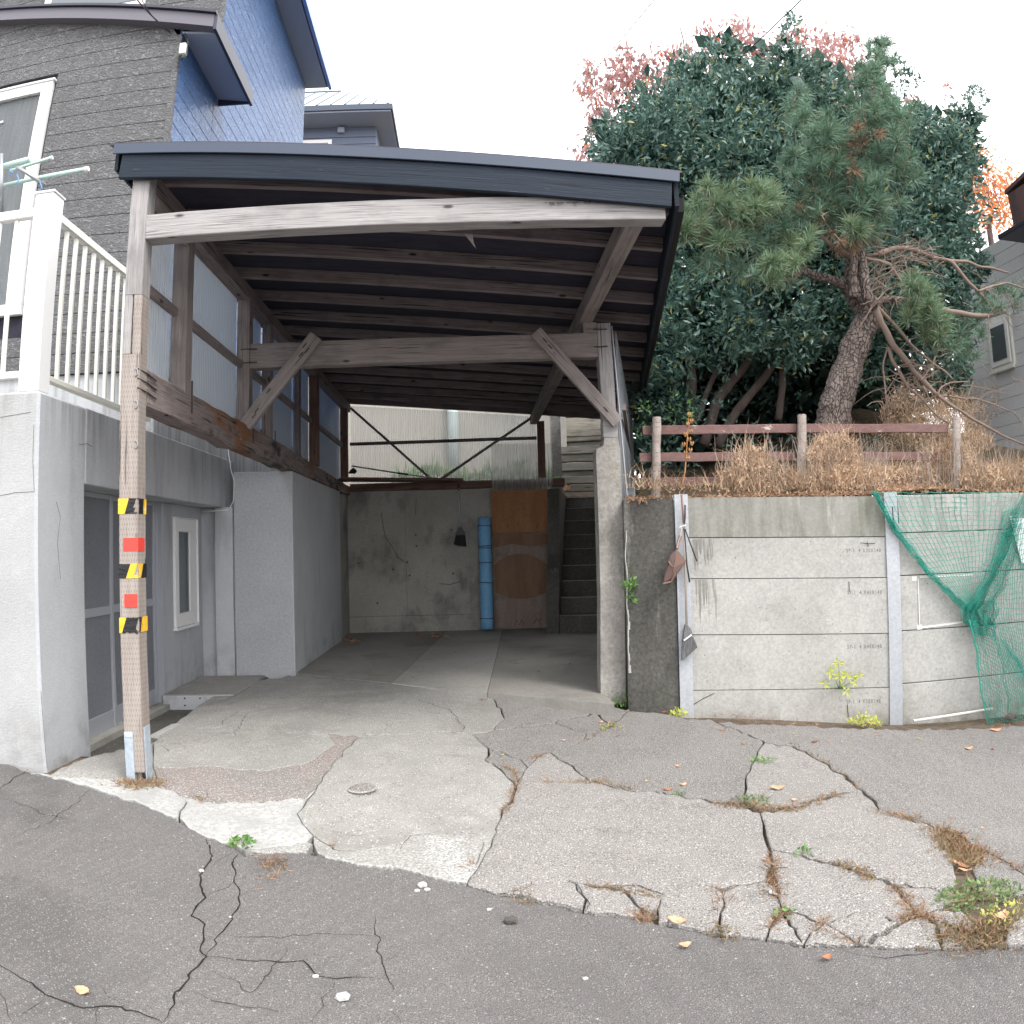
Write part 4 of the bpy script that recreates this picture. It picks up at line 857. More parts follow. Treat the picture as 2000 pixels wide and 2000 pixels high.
# stencilled marks
def text3(s, size, org, xd, yd, m, parent, name='lettering', squeeze=1.0):
    cu = bpy.data.curves.new(name, 'FONT'); cu.body = s; cu.size = size; cu.resolution_u = 2; cu.offset = .0004; cu.extrude = .0006; cu.space_character = 1.25
    t = bpy.data.objects.new(name, cu); COL.objects.link(t); dg = bpy.context.evaluated_depsgraph_get(); me = bpy.data.meshes.new_from_object(t.evaluated_get(dg))
    bpy.data.objects.remove(t); X = Vector(xd).normalized(); Y = Vector(yd).normalized(); Z = X.cross(Y)
    me.transform(Matrix(((X.x * squeeze, Y.x, Z.x, org.x), (X.y * squeeze, Y.y, Z.y, org.y), (X.z * squeeze, Y.z, Z.z, org.z), (0, 0, 0, 1))))
    me.materials.clear(); me.materials.append(M[m]); o = bpy.data.objects.new(name, me); COL.objects.link(o); LOC[o.name] = Matrix.Identity(4)
    o.parent = parent; o.matrix_basis = LOC[parent.name].inverted(); return o
wd3 = (wpt(1, 0, zj2[2]) - wpt(0, 0, zj2[2])); wd3.z = -.022
o = MB().poly([wpt(-.05, -.052, -1.4), wpt(LW + .05, -.052, -1.5), wpt(LW + .05, -.052, .26), wpt(-.05, -.052, .29)], WN * -.03).build('backing', 'conc_dark', rw); bevbox('backing', (3.15, 5.203, -1.5), (6.4, 5.213, .27), 'conc_dark', rw, .002)  # unseen backing added so no bright background leaks through the plank joints
for body, (px, py), of_ in (('SP-1  4 X30X148', (1653, 1079), -.0036), ('SP-1  4 X40X148', (1655, 1161), .0004), ('SP-1  4 X40X148', (1655, 1267), -.0036), ('SP-1  4 X30X148', (1653, 1374), .0004)):
    text3(body, .042, onW(px, py, of_), wd3, (0, 0, 1), 'ink', rw, squeeze=.72)
for pts in ([(1680, 1060), (1696, 1062), (1709, 1061)], [(1694, 1057), (1696, 1068)], [(1658, 1136), (1659, 1155)], [(1352, 1378), (1372, 1365), (1395, 1354)], [(1655, 1376), (1657, 1400)]):
    mb = MB(); mb.tube([onW(*p, .003) for p in pts], .0022, 4); mb.build('hairline_crack', 'crack', rw)
# masking tape frame on the right hand planks
for a, b, wpx in (((1792, 1130), (1795, 1222), .018), ((1797, 1127), (1900, 1122), .012), ((1792, 1226), (1880, 1215), .014)):
    A, B = onW(*a, .004), onW(*b, .004); beam('masking_tape', A, B, .002, wpx, 'pvc', rw, up=(0, 1, 0) if abs(A.x - B.x) < .1 else (0, 0, 1), wob=.001, seg=6)
for q in ((1786, 1130), (1796, 1225)):
    A = onW(*q, .005); bevbox('masking_tape', (A.x - .022, A.y - .001, A.z - .018), (A.x + .022, A.y + .001, A.z + .018), 'pvc', rw, .0004)
# things on the steel posts
mb = MB(); mb.tube([onW(*p, .02) for p in ((1751, 972), (1754, 1000), (1755, 1020), (1750, 1028), (1745, 1018), (1743, 990))], .004, 6); mb.build('wire_hook', 'rust', rw)

# ================================================================== GARAGE BASE OF THE LEFT HOUSE
gb = thing('garage_base', 'pale rendered concrete garage base at left with a recessed grey doorway', 'building base', (-3, 4.5, -1.2))
GX, GY = -2.37, 3.88
o = bevbox('front_wall', (-9, GY, -1.6), (GX, GY + .54, .915), 'stucco_w', gb, .015); o.data.materials.append(M['stucco_g'])
for p in o.data.polygons:
    if p.normal.x > .5: p.material_index = 1
bevbox('lintel', (-2.75, GY + .541, .44), (GX, 7.38, .915), 'stucco_g', gb, .006)
bevbox('wall', (-9, GY + .541, -1.6), (-2.76, 7.38, .91), 'stucco_g', gb, .01)
bevbox('wall', (-2.759, 6.10, -1.4), (-2.60, 7.05, .439), 'stucco_g', gb, .004)
bevbox('wall', (-2.759, 7.051, -1.4), (-2.271, 7.38, .439), 'stucco_g', gb, .006)
bevbox('pilaster', (-2.45, 6.98, -1.3), (-2.275, 7.05, .438), 'stucco_g', gb, .006)
bevbox('threshold', (-2.759, 4.422, -1.30), (-2.53, 6.098, -1.235), 'conc', gb, .004)
for a, b in ((4.43, 5.27), (5.24, 6.09)):
    xo = -2.62 if a < 5 else -2.655
    d = bevbox('door_panel', (xo - .03, a + .03, -1.16), (xo, b - .03, .415), 'door', gb, .002)
    for zz in ((-1.235, -1.11), (-.42, -.36), (.405, .438)): bevbox('door_rail', (xo - .034, a, zz[0]), (xo + .010, b, zz[1]), 'alu', d, .002)
    for yy in (a, b - .04): bevbox('door_stile', (xo - .036, yy, -1.235), (xo + .014, yy + .04, .438), 'alu', d, .002)
bevbox('door_frame', (-2.69, 6.092, -1.235), (-2.585, 6.125, .438), 'alu', gb, .002)
wf = bevbox('window', (-2.60, 6.35, .20), (-2.575, 6.85, .315), 'white', gb, .003); wf['label'] = 'tall narrow white window'
for a, b in (((-2.60, 6.35, -.635), (-2.575, 6.85, -.52)), ((-2.60, 6.35, -.52), (-2.575, 6.43, .20)), ((-2.60, 6.69, -.52), (-2.575, 6.85, .20))):
    bevbox('frame', a, b, 'white', wf, .003)
for a, b in (((-2.60, 6.34, .317), (-2.565, 6.86, .327)), ((-2.60, 6.34, -.665), (-2.56, 6.86, -.638)), ((-2.60, 6.853, -.636), (-2.562, 6.868, .316))): bevbox('outer_trim', a, b, 'white', wf, .002)
bevbox('pane', (-2.598, 6.432, -.518), (-2.589, 6.688, .198), 'glass', wf, .001)
for pts, pl in (([(200, 846), (160, 812), (135, 800), (100, 800), (60, 805), (0, 815)], 'y'), ([(66, 830), (64, 900), (67, 960)], 'y'), ([(0, 968), (30, 962), (66, 960)], 'y'), ([(155, 868), (170, 866), (180, 872)], 'x'), ([(80, 1350), (86, 1430), (92, 1500)], 'x'), ([(110, 980), (118, 1010), (112, 1060), (118, 1130)], 'x')):
    Q_ = [(onY(*q, GY - .001) if pl == 'y' else onX(*q, GX + .001)) for q in pts if pl == 'x' or q[0] < 74]
    if len(Q_) > 1: MB().tube(Q_, .0016, 4).build('hairline_crack', 'ink', gb)
mb = MB(); mb.tube([(-2.300, 6.99, .41), (-2.2995, 6.985, .43), (-2.262, 6.985, .50), (-2.258, 6.99, .70), (-2.30, 7.02, .80), (-2.36, 7.1, 1.05)], .004, 5); mb.tube([(-2.60, 6.99, .40), (-2.44, 6.965, .405), (-2.30, 6.985, .415)], .004, 5); mb.build('cable', 'white', gb, True)
# sunk channel along the doorway with a concrete step
ch = thing('doorway_step', 'low concrete step and sunk channel beside the recessed grey doorway', 'step', (-2.2, 5.8, -1.3))
vs = []; fs = []; N = 20
for i in range(N + 1):
    y = 4.35 + 2.65 * i / N; xr_ = -2.13 + .12 * (y - 4.35) / 2.65; vs += [(-2.62, y, -1.285), (xr_, y, -1.285), (xr_ + .01, y, Zg(xr_, y) - .012), (xr_ + .06, y, Zg(xr_, y) - .02)]
for i in range(N):
    for k in range(3): a = i * 4 + k; fs.append((a, a + 1, a + 5, a + 4))
put('channel', vs, fs, 'conc_dark', ch)
o = bevbox('step', (-2.595, 6.05, -1.30), (-1.98, 6.985, -1.160), 'agg_smooth', ch, .008); o.data.materials.append(M['stucco_g'])
for p in o.data.polygons:
    if p.normal.y < -.8: p.material_index = 1
for x in (-2.40, -2.27, -2.14):
    for z in (-1.19, -1.25): MB().tube([(x, 6.0485, z), (x, 6.0505, z)], .008, 8).build('bolt_hole', 'rust', ch)
for k, (x0, y0, x1, y1) in enumerate(((-2.12, 4.72, -2.05, 5.05), (-2.09, 5.07, -2.03, 5.45), (-2.05, 5.48, -1.99, 6.0), (-2.0, 6.05, -1.9, 6.6))):
    z = Zg(x0, y0) + .004; MB().poly([(x0, y0, z - .05), (x1, y0, z - .05), (x1 + .02, y1, z - .05), (x0 + .02, y1, z - .05)], (0, 0, .05)).build('curb_piece', 'mortar' if k < 3 else 'agg_smooth', ch)

# ================================================================== LEFT HOUSE
HX, HY = -2.405, 5.52
hs_ = thing('dark_house', 'charcoal and blue sided house above the left terrace', 'house', (-4, 7, .92))
bevbox('foundation', (-9, HY + .03, .60), (HX - .02, 10.3, 1.415), 'stucco_g', hs_, .004)
z = 1.42; k = 0
def rake(x): return 4.50 + (-2.09 - x) * .262
while z < 5.9:
    zt = z + .163
    # front boards: cut round the tall window and by the sloping eave
    runs = [(-8.5, HX - .012)]
    if zt > 1.90 and z < 4.10: runs = [(-8.5, -5.75), (-3.56, HX - .012)]
    for a, b in runs:
        def top(x): return min(zt - .006, rake(x) - .16)
        def rk(zz): return -2.09 - (zz + .10 - 4.50) / .262      # x where the rake meets height zz
        zb, zu = z, zt - .006; xb, xu = min(b, rk(zb)), min(b, rk(zu))
        if xb - a < .1: continue
        P = [(a, HY, zb), (xb, HY, zb)]
        if xu < b: P.append((xu, HY, zu))
        else: P.append((b, HY, zu))
        P.append((a, HY, zu)); mb = MB(); mb.poly(P, (0, .022, 0)); mb.build('siding_board', 'siding', hs_)
    z = zt
z = 1.42
while z < 7.05:      # side wall boards in two lengths
    for a, b in ((HY + .006, 6.496), (6.502, 10.34)):
        if a < 6 and z > 4.42: continue
        bevbox('side_board', (HX - .02, a, z), (HX, b, min(7.06, z + .1575)), 'siding_blue', hs_, .003)
    z += .163
z = 4.30
while z < 7.05:      # upper storey front
    bevbox('siding_board', (-8.5, 6.47, z), (HX - .03, 6.495, z + .157), 'siding', hs_, .002); z += .163
bevbox('corner_trim', (HX - .045, HY - .008, 1.42), (HX + .006, HY + .035, 4.40), 'siding', hs_, .003)
bevbox('corner_trim', (HX - .045, 6.462, 4.45), (HX + .006, 6.50, 7.06), 'siding', hs_, .003)
bevbox('core', (-8.4, HY + .024, 1.416), (HX - .022, 10.32, 4.40), 'deck', hs_, .002)
bevbox('core', (-8.4, 6.496, 4.401), (HX - .022, 10.32, 7.04), 'deck', hs_, .002)
# upper eave along the side
mb = MB(); mb.poly([(-9, 6.2, 7.07), (-2.09, 6.2, 7.07), (-2.09, 10.42, 7.07), (-9, 10.42, 7.07)], (0, 0, .03)); mb.build('soffit', 'soffit', hs_)
mb = MB(); mb.poly([(-9, 6.15, 7.101), (-2.07, 6.15, 7.101), (-2.07, 10.46, 7.101), (-9, 10.46, 7.101)], (0, 0, .13)); mb.build('roof', 'eave_trim', hs_)
bevbox('gutter', (-2.068, 6.15, 7.06), (-2.02, 10.47, 7.20), 'eave_blue', hs_, .004)
# lower eave: sloping rake board over the front, boxed return over the side
ra = (-2.09, rake(-2.09)); rb = (-8.5, rake(-8.5))
mb = MB(); mb.poly([(ra[0], HY - .10, ra[1] - .13), (rb[0], HY - .10, rb[1] - .13), (rb[0], HY - .10, rb[1]), (ra[0], HY - .10, ra[1])], (0, .10, 0)); mb.build('rake_board', 'eave_trim', hs_)
mb = MB(); mb.poly([(ra[0] + .02, HY - .13, ra[1] + .001), (rb[0], HY - .13, rb[1] + .001), (rb[0], HY - .13, rb[1] + .028), (ra[0] + .02, HY - .13, ra[1] + .028)], (0, 1.10, 0)); mb.build('roof', 'eave_dark', hs_)
mb = MB(); mb.poly([(HX + .002, HY + .003, 4.415), (ra[0], HY + .003, 4.365), (ra[0], 6.60, 4.365), (HX + .002, 6.60, 4.415)], (0, 0, .02)); mb.build('soffit', 'soffit', hs_)
bevbox('eave_fascia', (ra[0] + .001, HY - .10, 4.34), (ra[0] + .03, 6.64, 4.50), 'eave_dark', hs_, .003)
bevbox('eave_fascia', (HX + .002, 6.602, 4.35), (ra[0], 6.625, 4.50), 'eave_dark', hs_, .003)
# tall window with curtain
wi = []
WX0, WX1, WZ0, WZ1 = -5.72, -3.58, 1.93, 4.10
for a, b in (((WX0, HY - .03, WZ1 - .10), (WX1, HY + .02, WZ1)), ((WX0, HY - .03, WZ0), (WX1, HY + .02, WZ0 + .09)), ((WX0, HY - .03, WZ0 + .09), (WX0 + .1, HY + .02, WZ1 - .1)), ((WX1 - .11, HY - .03, WZ0 + .09), (WX1, HY + .02, WZ1 - .1)), ((-4.70, HY - .02, WZ0 + .09), (-4.60, HY + .02, WZ1 - .1))):
    wi.append(bevbox('window_frame' if not wi else 'frame', a, b, 'white', hs_ if not wi else wi[0], .003))
bevbox('pane', (WX0 + .1, HY + .004, WZ0 + .09), (WX1 - .11, HY + .010, WZ1 - .1), 'pane', wi[0], .001)
bevbox('drip_trim', (WX0 - .02, HY - .045, WZ1), (WX1 + .02, HY + .01, WZ1 + .02), 'white', wi[0], .002)
vs = []; fs = []
for i in range(121):
    x = WX0 + .02 + (WX1 - WX0 - .04) * i / 120; y = HY + .022 + .0 ; yy = HY + .0215 + .001 * math.sin(i * 1.1); vs += [(x, yy, WZ0), (x, yy, WZ1)]
for i in range(120): fs.append((2 * i, 2 * i + 2, 2 * i + 3, 2 * i + 1))
put('curtain', vs, fs, 'curtain', wi[0], None, True)
# upper window, bottom right corner only in view
uw = bevbox('window_frame', (-4.6, 6.44, 5.60), (-3.30, 6.47, 6.9), 'white', hs_, .003)
bevbox('pane', (-4.5, 6.432, 5.70), (-3.40, 6.439, 6.85), 'glass', uw, .001)
# meter box and wires at the corner
mb_ = thing('junction_box', 'small ivory junction box under the lower eave of the charcoal house', 'junction box', (-2.38, 5.48, 4.1))
c = onY(358, 97, 5.47)
bevbox('case', (c.x - .028, c.y - .03, c.z - .055), (c.x + .028, c.y + .03, c.z + .055), 'ivory', mb_, .006)
mb = MB(); mb.tube([c + Vector((-.01, 0, -.055)), c + Vector((-.03, -.01, -.09)), c + Vector((0, -.01, -.105)), c + Vector((.03, 0, -.08)), c + Vector((.03, .01, .08)), c + Vector((-.02, .03, .20))], .006, 5); mb.build('cable', 'blackp', mb_, True)

# terrace surface and fence
tr_ = put('terrace', [(-9, 3.95, .918), (-2.42, 3.95, .918), (-2.42, 5.54, .918), (-9, 5.54, .918)], [(0, 1, 2, 3)], 'conc'); tag(tr_, kind='structure')
fe = thing('white_fence', 'white metal bar fence standing on the pale garage base', 'fence', (-2.46, 3.95, .92))
bevbox('corner_post', (-2.525, 3.90, .915), (-2.395, 4.03, 2.11), 'white', fe, .008)
bevbox('post_cap', (-2.53, 3.895, 2.11), (-2.39, 4.035, 2.125), 'white', fe, .004)
bevbox('top_rail', (-2.475, 4.031, 1.985), (-2.425, 5.50, 2.045), 'ivory', fe, .008); bevbox('bottom_rail', (-2.475, 4.031, 1.01), (-2.425, 5.50, 1.045), 'ivory', fe, .004)
y = 4.06
while y < 5.5: bevbox('bar', (-2.462, y, 1.046), (-2.438, y + .022, 1.984), 'ivory', fe, .002); y += .122
bevbox('top_rail', (-6, 3.94, 1.985), (-2.526, 3.99, 2.045), 'white', fe, .006); bevbox('bottom_rail', (-6, 3.945, 1.01), (-2.526, 3.985, 1.05), 'white', fe, .004)
x = -2.67
while x > -5.9: bevbox('bar', (x - .012, 3.955, 1.051), (x + .012, 3.975, 1.984), 'ivory', fe, .002); x -= .122
bevbox('post', (-4.42, 3.90, .915), (-4.29, 4.03, 2.11), 'white', fe, .008)
# laundry poles
lp = thing('laundry_pole_rack', 'steel bracket with pale green laundry poles above the white fence', 'laundry rack', (-2.9, 4.0, 1))
def pole(a, b, r, m, y=4.15, y2=None):
    A, B = onY(*a, y), onY(*b, y2 or y); o = MB().tube([A, B], r, 10).build('pole', m, lp, True); return A, B, o
A, B, o = pole((8, 362), (165, 331), .014, 'greenpole', 4.2); MB().tube([B, B + (B - A).normalized() * .03], .016, 10).build('end_cap', 'ivory', o)
A, B, o = pole((8, 325), (57, 312), .02, 'greenpole', 3.9); MB().tube([B, B + (B - A).normalized() * .012], .021, 10).build('end_cap', 'greenpole', o)
A, B, o = pole((20, 334), (98, 309), .012, 'greenpole', 4.5); MB().tube([B, B + (B - A).normalized() * .02], .014, 10).build('end_cap', 'ivory', o)
pole((-20, 250), (7, 239), .014, 'steelpole', 3.9)
for a, b in (((28, 322), (88, 362)), ((3, 300), (4, 420))): MB().tube([onY(*a, 4.1), onY(*b, 4.2)], .013, 8).build('arm', 'steelpole', lp, True)
mb = MB(); 
for px, py in ((33, 340), (78, 355), (20, 325)): MB().tube([onY(px, py, 4.05), onY(px + 4, py + 12, 4.05), onY(px - 3, py + 20, 4.05)], .004, 4).build('tie', 'bluetie', lp)

# ================================================================== FAR HOUSES
fh = thing('far_house', 'distant dark house with pale seamed hipped roof above the carport', 'house', (-4, 20, 2))
FY = 18.0
def fp(px, py, y=FY): return onY(px, py, y)
ce = fp(735, 247); cl = Vector((-7.5, FY, ce.z))
bevbox('wall', (-7.5, FY, 2), (ce.x, FY + 6, ce.z), 'farwall', fh, .01)
for k in range(14): bevbox('siding_board', (-7.5, FY - .02, ce.z - .1 - .2 * (k + 1)), (ce.x, FY - .002, ce.z - .1 - .2 * k - .02), 'farwall', fh, .002)
ee = fp(763, 228, FY - .7); eb = ee.z - .16
mb = MB(); mb.poly([(-8.5, FY - .7, ce.z + .001), (ee.x, FY - .7, ce.z + .001), (ee.x, FY + 6.5, ce.z + .001), (-8.5, FY + 6.5, ce.z + .001)], (0, 0, .04)); mb.build('soffit', 'soffit', fh)
mb = MB(); mb.poly([(-8.5, FY - .75, ce.z + .041), (ee.x + .05, FY - .75, ce.z + .041), (ee.x + .05, FY + 6.6, ce.z + .041), (-8.5, FY + 6.6, ce.z + .041)], (0, 0, .15)); mb.build('eave', 'trim', fh)
zr0 = ce.z + .192; R1 = Vector((fp(667, 179, FY + 2.6).x, FY + 2.6, fp(667, 179, FY + 2.6).z)); R0 = Vector((-8, FY + 2.6, R1.z))
mb = MB(); a, b, c_, d = Vector((-8.5, FY - .74, zr0)), Vector((ee.x + .04, FY - .74, zr0)), Vector((ee.x + .04, FY + 6.5, zr0)), Vector((-8.5, FY + 6.5, zr0))
mb.add([a, b, c_, d, R0, R1], [(0, 1, 5, 4), (1, 2, 5), (2, 3, 4, 5), (3, 0, 4), (3, 2, 1, 0)]); mb.build('roof', 'roofmetal', fh)
for k in range(16):
    x = b.x - .12 - .36 * k
    t = min(1, (b.x - x) / max(.01, (b.x - R1.x))); q = Vector((x, FY - .74, zr0 + .01)); e = Vector((x, FY - .74 + (R1.y - FY + .74) * t, zr0 + (R1.z - zr0) * t + .01))
    MB().tube([q, e], .022, 4).build('roof_seam', 'trim', fh)
MB().tube([R0, R1], .05, 6).build('ridge', 'trim', fh)
fw = bevbox('window', (-7.4, FY - .06, ce.z - 1.6), (fp(649, 275).x, FY - .022, fp(649, 274).z), 'white', fh, .01)
bevbox('pane', (-7.3, FY - .07, ce.z - 1.6), (fp(642, 275).x, FY - .062, fp(649, 281).z), 'glass', fw, .002)
vn = fp(667, 257); bevbox('vent_hood', (vn.x - .09, FY - .12, vn.z - .08), (vn.x + .09, FY - .021, vn.z + .08), 'soffit', fh, .02)
bh = thing('beige_house', 'beige rendered house wall seen blurred through the clear sheets behind the carport', 'house', (-1.5, 14, .8))
bevbox('wall', (-6, 13.2, .7), (1.35, 14.2, 5.3) if False else (1.78, 14.2, 3.3), 'beige', bh, .01)
MB().tube([(-.28, 13.1, .8), (-.28, 13.1, 3.1)], .10, 14).build('downpipe', 'roofmetal', bh, True)
wh = thing('pale_grey_house', 'pale grey sided house at the right edge behind the trees', 'house', (9, 7, 0))
z = .2
while z < 4.3:
    bevbox('siding_board', (8.0, -3, z), (8.02, 10.75, z + .194), 'wsiding', wh, .003); z += .20
bevbox('wall', (8.021, -3, -1), (13, 10.74, 4.3), 'wsiding', wh, .01)
wfr = bevbox('window', (7.955, 9.36, 2.44), (7.999, 9.92, 3.24), 'ivory', wh, .006)
bevbox('frame', (7.94, 9.41, 2.50), (7.956, 9.87, 3.18), 'white', wfr, .004); bevbox('pane', (7.93, 9.48, 2.58), (7.941, 9.80, 3.10), 'glass', wfr, .002)
bevbox('sill', (7.92, 9.34, 2.40), (7.954, 9.94, 2.436), 'ivory', wfr, .003)
bevbox('eave', (7.35, -3, 4.05), (13, 8.65, 4.12), 'eave_dark', wh, .01)
bevbox('upper_wall', (7.40, -3, 4.121), (13, 8.34, 4.62), 'brownwall', wh, .01)
for k in range(12): bevbox('cladding_seam', (7.385, 8.2 - .28 * k, 4.13), (7.399, 8.215 - .28 * k, 4.61), 'eave_dark', wh, .002)
mb = MB(); mb.poly([(7.38, 8.36, 4.622), (7.38, -3, 6.4), (7.38, -3, 6.5), (7.38, 8.36, 4.68)], (5, 0, 0)); mb.build('roof', 'brownwall', wh)
rl = thing('black_railing', 'black stair railing beside the pale grey house at right', 'railing', (6.2, 7.5, .5))
RA, RB = onY(1925, 884, 7.6), onY(2010, 905, 6.9)
MB().tube([RA, RB], .018, 6).build('handrail', 'blackp', rl)
for k in range(7):
    p = RA.lerp(RB, (k + .3) / 7); MB().tube([p, p - Vector((0, 0, .55))], .009, 5).build('baluster', 'blackp', rl)

# ================================================================== THINGS IN THE CARPORT
def onB(px, py, y=10.3): return onY(px, py, y)
ba = thing('plywood_board', 'orange brown plywood boards leaning on the rear wall beside the blue roll', 'board', (.7, 10.3, FZ))
def quad_board(pts, m, name, t=.012, y=10.30):
    P = [onY(px, py, y) for px, py in pts]; MB().poly(P, (0, t, 0)).build(name, m, ba)
quad_board([(959, 958), (1070, 956), (1069, 1039), (961, 1041)], 'ply', 'upper_sheet', y=10.275)
quad_board([(960, 1041.5), (1072, 1040), (1068, 1226), (963, 1226)], 'ply_grey', 'lower_sheet', y=10.29)
arc = [(964 + (1070 - 964) * t, 1105 - 24 * math.sin(PI * t) ** .8) for t in np.linspace(0, 1, 13)] + [(1066 - (1066 - 968) * t, 1158 + 12 * math.sin(PI * t)) for t in np.linspace(0, 1, 9)]
P = [onY(px, py, 10.286) for px, py in arc]; MB().poly(P, (0, .003, 0)).build('worn_patch', 'ply_dark', ba)
for zz in (((1005, 1220), (1010, 1212), (1014, 1221), (1019, 1211), (1024, 1219)), ((1042, 1218), (1049, 1208), (1053, 1215), (1058, 1207)), ((990, 1032), (992, 1024)), ((1048, 1032), (1052, 1022)), ((1012, 1026), (1013, 1018))):
    MB().tube([onY(*q, 10.283 if zz[0][1] > 1100 else 10.272) for q in zz], .006, 4).build('scuff_mark', 'soil', ba)
MB().poly([onY(*q, 10.284) for q in ((961, 1043), (1071, 1042), (1070, 1062), (1040, 1068), (1000, 1062), (963, 1070))], (0, .003, 0)).build('dark_patch', 'ply_dark', ba)  # darker plywood patch just below the upper sheet's edge
br = thing('blue_mat_roll', 'tall light blue foam roll tied with dark cords against the rear wall', 'mat roll', (.2, 10.15, FZ))
A, B = onY(952, 1229, 10.1), onY(946, 1012, 10.22); A.z = max(A.z, FZ); mb = MB(); NN = 14
mb.tube([A.lerp(B, i / NN) for i in range(NN + 1)], [.088 + .004 * math.sin(i * 2.3) for i in range(NN + 1)], 20); mb.build('roll', 'mat_blue', br, True)
sp_ = MB(); 
for i in range(70):
    a = i * .5; r = .085 * (1 - i / 78); c = B + Vector((r * math.cos(a), r * math.sin(a), .003)); a2 = (i + 1) * .5; r2 = .085 * (1 - (i + 1) / 78); c2 = B + Vector((r2 * math.cos(a2), r2 * math.sin(a2), .003))
    sp_.add([c, c2, c2 + Vector((0, 0, .006)), c + Vector((0, 0, .006))], [(0, 1, 2, 3)])
sp_.build('spiral_edge', 'cord', br)
for t, n in ((.93, 1), (.73, 2), (.60, 1), (.42, 1), (.10, 1)):
    for j in range(n):
        c = A.lerp(B, t + j * .018); mb = MB(); tl = RND.uniform(-.01, .01); mb.tube([c + Vector((.094 * math.cos(a), .094 * math.sin(a), tl * math.cos(a))) for a in np.linspace(0, 2 * PI, 19)], .0055, 5, False); mb.build('cord', 'cord', br)
bl = MB(); bl.tube([B + Vector((-.10, -.05, -.06)), B + Vector((-.13, -.03, -.15)), B + Vector((-.10, -.06, -.24))], .03, 8)
# broom hanging on the rear wall
hb = thing('hanging_black_broom', 'short black broom hanging head down on the rear wall', 'broom', (-.3, 10.3, .3))
MB().tube([onY(896, 953, 10.30), onY(899, 1033, 10.30)], .011, 8).build('handle', 'alu', hb, True)
MB().tube([onY(896, 945, 10.31), onY(896.2, 958, 10.30)], .013, 8).build('grip', 'blackp', hb)
P = [onY(*p, 10.275) for p in ((893, 1036), (905, 1036), (909, 1046), (911, 1067), (898, 1066), (886, 1063), (890, 1046))]; MB().poly(P, (0, .05, 0)).build('head', 'bristle', hb)
P = [onY(*p, 10.27) for p in ((896, 1030), (902, 1030), (908, 1040), (908, 1045), (891, 1045), (891, 1040))]; MB().poly(P, (0, .06, 0)).build('collar', 'blackp', hb)
# pole brush on the shelf
pb = thing('snow_brush', 'telescopic grey pole brush lying on the shelf plank in the rear left corner', 'brush', (-1, 10.1, .97))
MB().tube([onY(687, 910, 10.2), onY(778, 924, 10.2)], .011, 8).build('pole', 'steelpole', pb, True); MB().tube([onY(777, 924, 10.2), onY(797, 927, 10.2)], .014, 8).build('grip', 'blackp', pb); MB().tube([onY(797, 927, 10.2), onY(850, 934, 10.2)], .009, 8).build('pole', 'alu', pb)
P = [onY(*p, 10.15) for p in ((690, 913), (696, 919), (692, 924), (680, 924), (684, 918))]; MB().poly(P, (0, .09, 0)).build('head', 'bristle', pb)

# ================================================================== TOOLS ON THE STEEL POST
dp = thing('brown_dustpan', 'brown plastic dustpan hanging from the left steel post of the retaining wall', 'dustpan', (1.5, 5.3, 0))
def oW(px, py, off): return onW(px, py, off)
bk = [oW(1321, 1074, .10), oW(1295, 1139, .10), oW(1313, 1136, .03), oW(1318, 1125, .02), oW(1340, 1095, .03)]
v = [oW(1322, 1073, .03), oW(1340, 1096, .04), oW(1319, 1127, .03), oW(1309, 1137, .03), oW(1294, 1140, .12), oW(1305, 1098, .15)]
mb = MB(); mb.add([v[0], v[5], v[4], v[3], v[2], v[1]], [(5, 4, 3, 2, 1, 0)]); 
inn = oW(1318, 1080, .16); ridge = oW(1322, 1073, .17)
tip = oW(1316, 1110, .165)
mb.add([v[0], v[5], tip], [(0, 1, 2)]); mb.build('pan', 'brownp_shade', dp)
mb = MB(); f1 = [oW(1322, 1073, .16), oW(1340.5, 1096, .10), oW(1314, 1134, .10), oW(1311, 1130, .14), oW(1316, 1108, .165)]; mb.poly(f1, WN * -.006); mb.build('side', 'brownp', dp)
mb = MB(); f2 = [oW(1320, 1074, .155), oW(1316, 1108, .16), oW(1310, 1130, .14), oW(1296, 1139, .12), oW(1301, 1112, .13), oW(1309, 1085, .14)]; mb.poly(f2, WN * -.006); mb.build('scoop', 'brownp_shade', dp)
MB().tube([oW(1295, 1140, .125), oW(1311, 1136, .13), oW(1319, 1120, .15)], .007, 6).build('lip', 'brownp', dp)
MB().tube([oW(1322, 1072, .12), oW(1325, 1058, .09), oW(1329, 1047, .07)], .011, 6).build('handle', 'brownp', dp); MB().tube([oW(1329, 1047, .07), oW(1331, 1031, .06)], .007, 6).build('handle_end', 'handle', dp)
pb2 = thing('grey_broom', 'long handled grey broom hanging head down from the left steel post', 'broom', (1.6, 5.3, -.4))
MB().tube([oW(1336, 1030, .05), oW(1338, 1090, .05), oW(1341, 1222, .05)], .0085, 8).build('handle', 'handle', pb2, True)
MB().poly([oW(*p, .075) for p in ((1339, 1221), (1343, 1221), (1351, 1231), (1353, 1246), (1334, 1256), (1336, 1236)) ], WN * -.05).build('collar', 'greyp', pb2)
mb = MB(); base = [oW(1334, 1254, .07), oW(1353, 1244, .07)]; tipc = [oW(1331, 1291, .075), oW(1361, 1264, .075)]
for i in range(46):
    t = i / 45; a = base[0].lerp(base[1], t); b = tipc[0].lerp(tipc[1], min(1, max(0, t + RND.uniform(-.02, .02)))); b = a.lerp(b, RND.uniform(.93, 1.02))
    for off in (-.012, .0, .012): mb.tube([a + WN * off, b + WN * off * 1.3], [.0035, .0045], 4)
o = mb.build('bristles', 'greyp', pb2); o['kind'] = 'stuff'
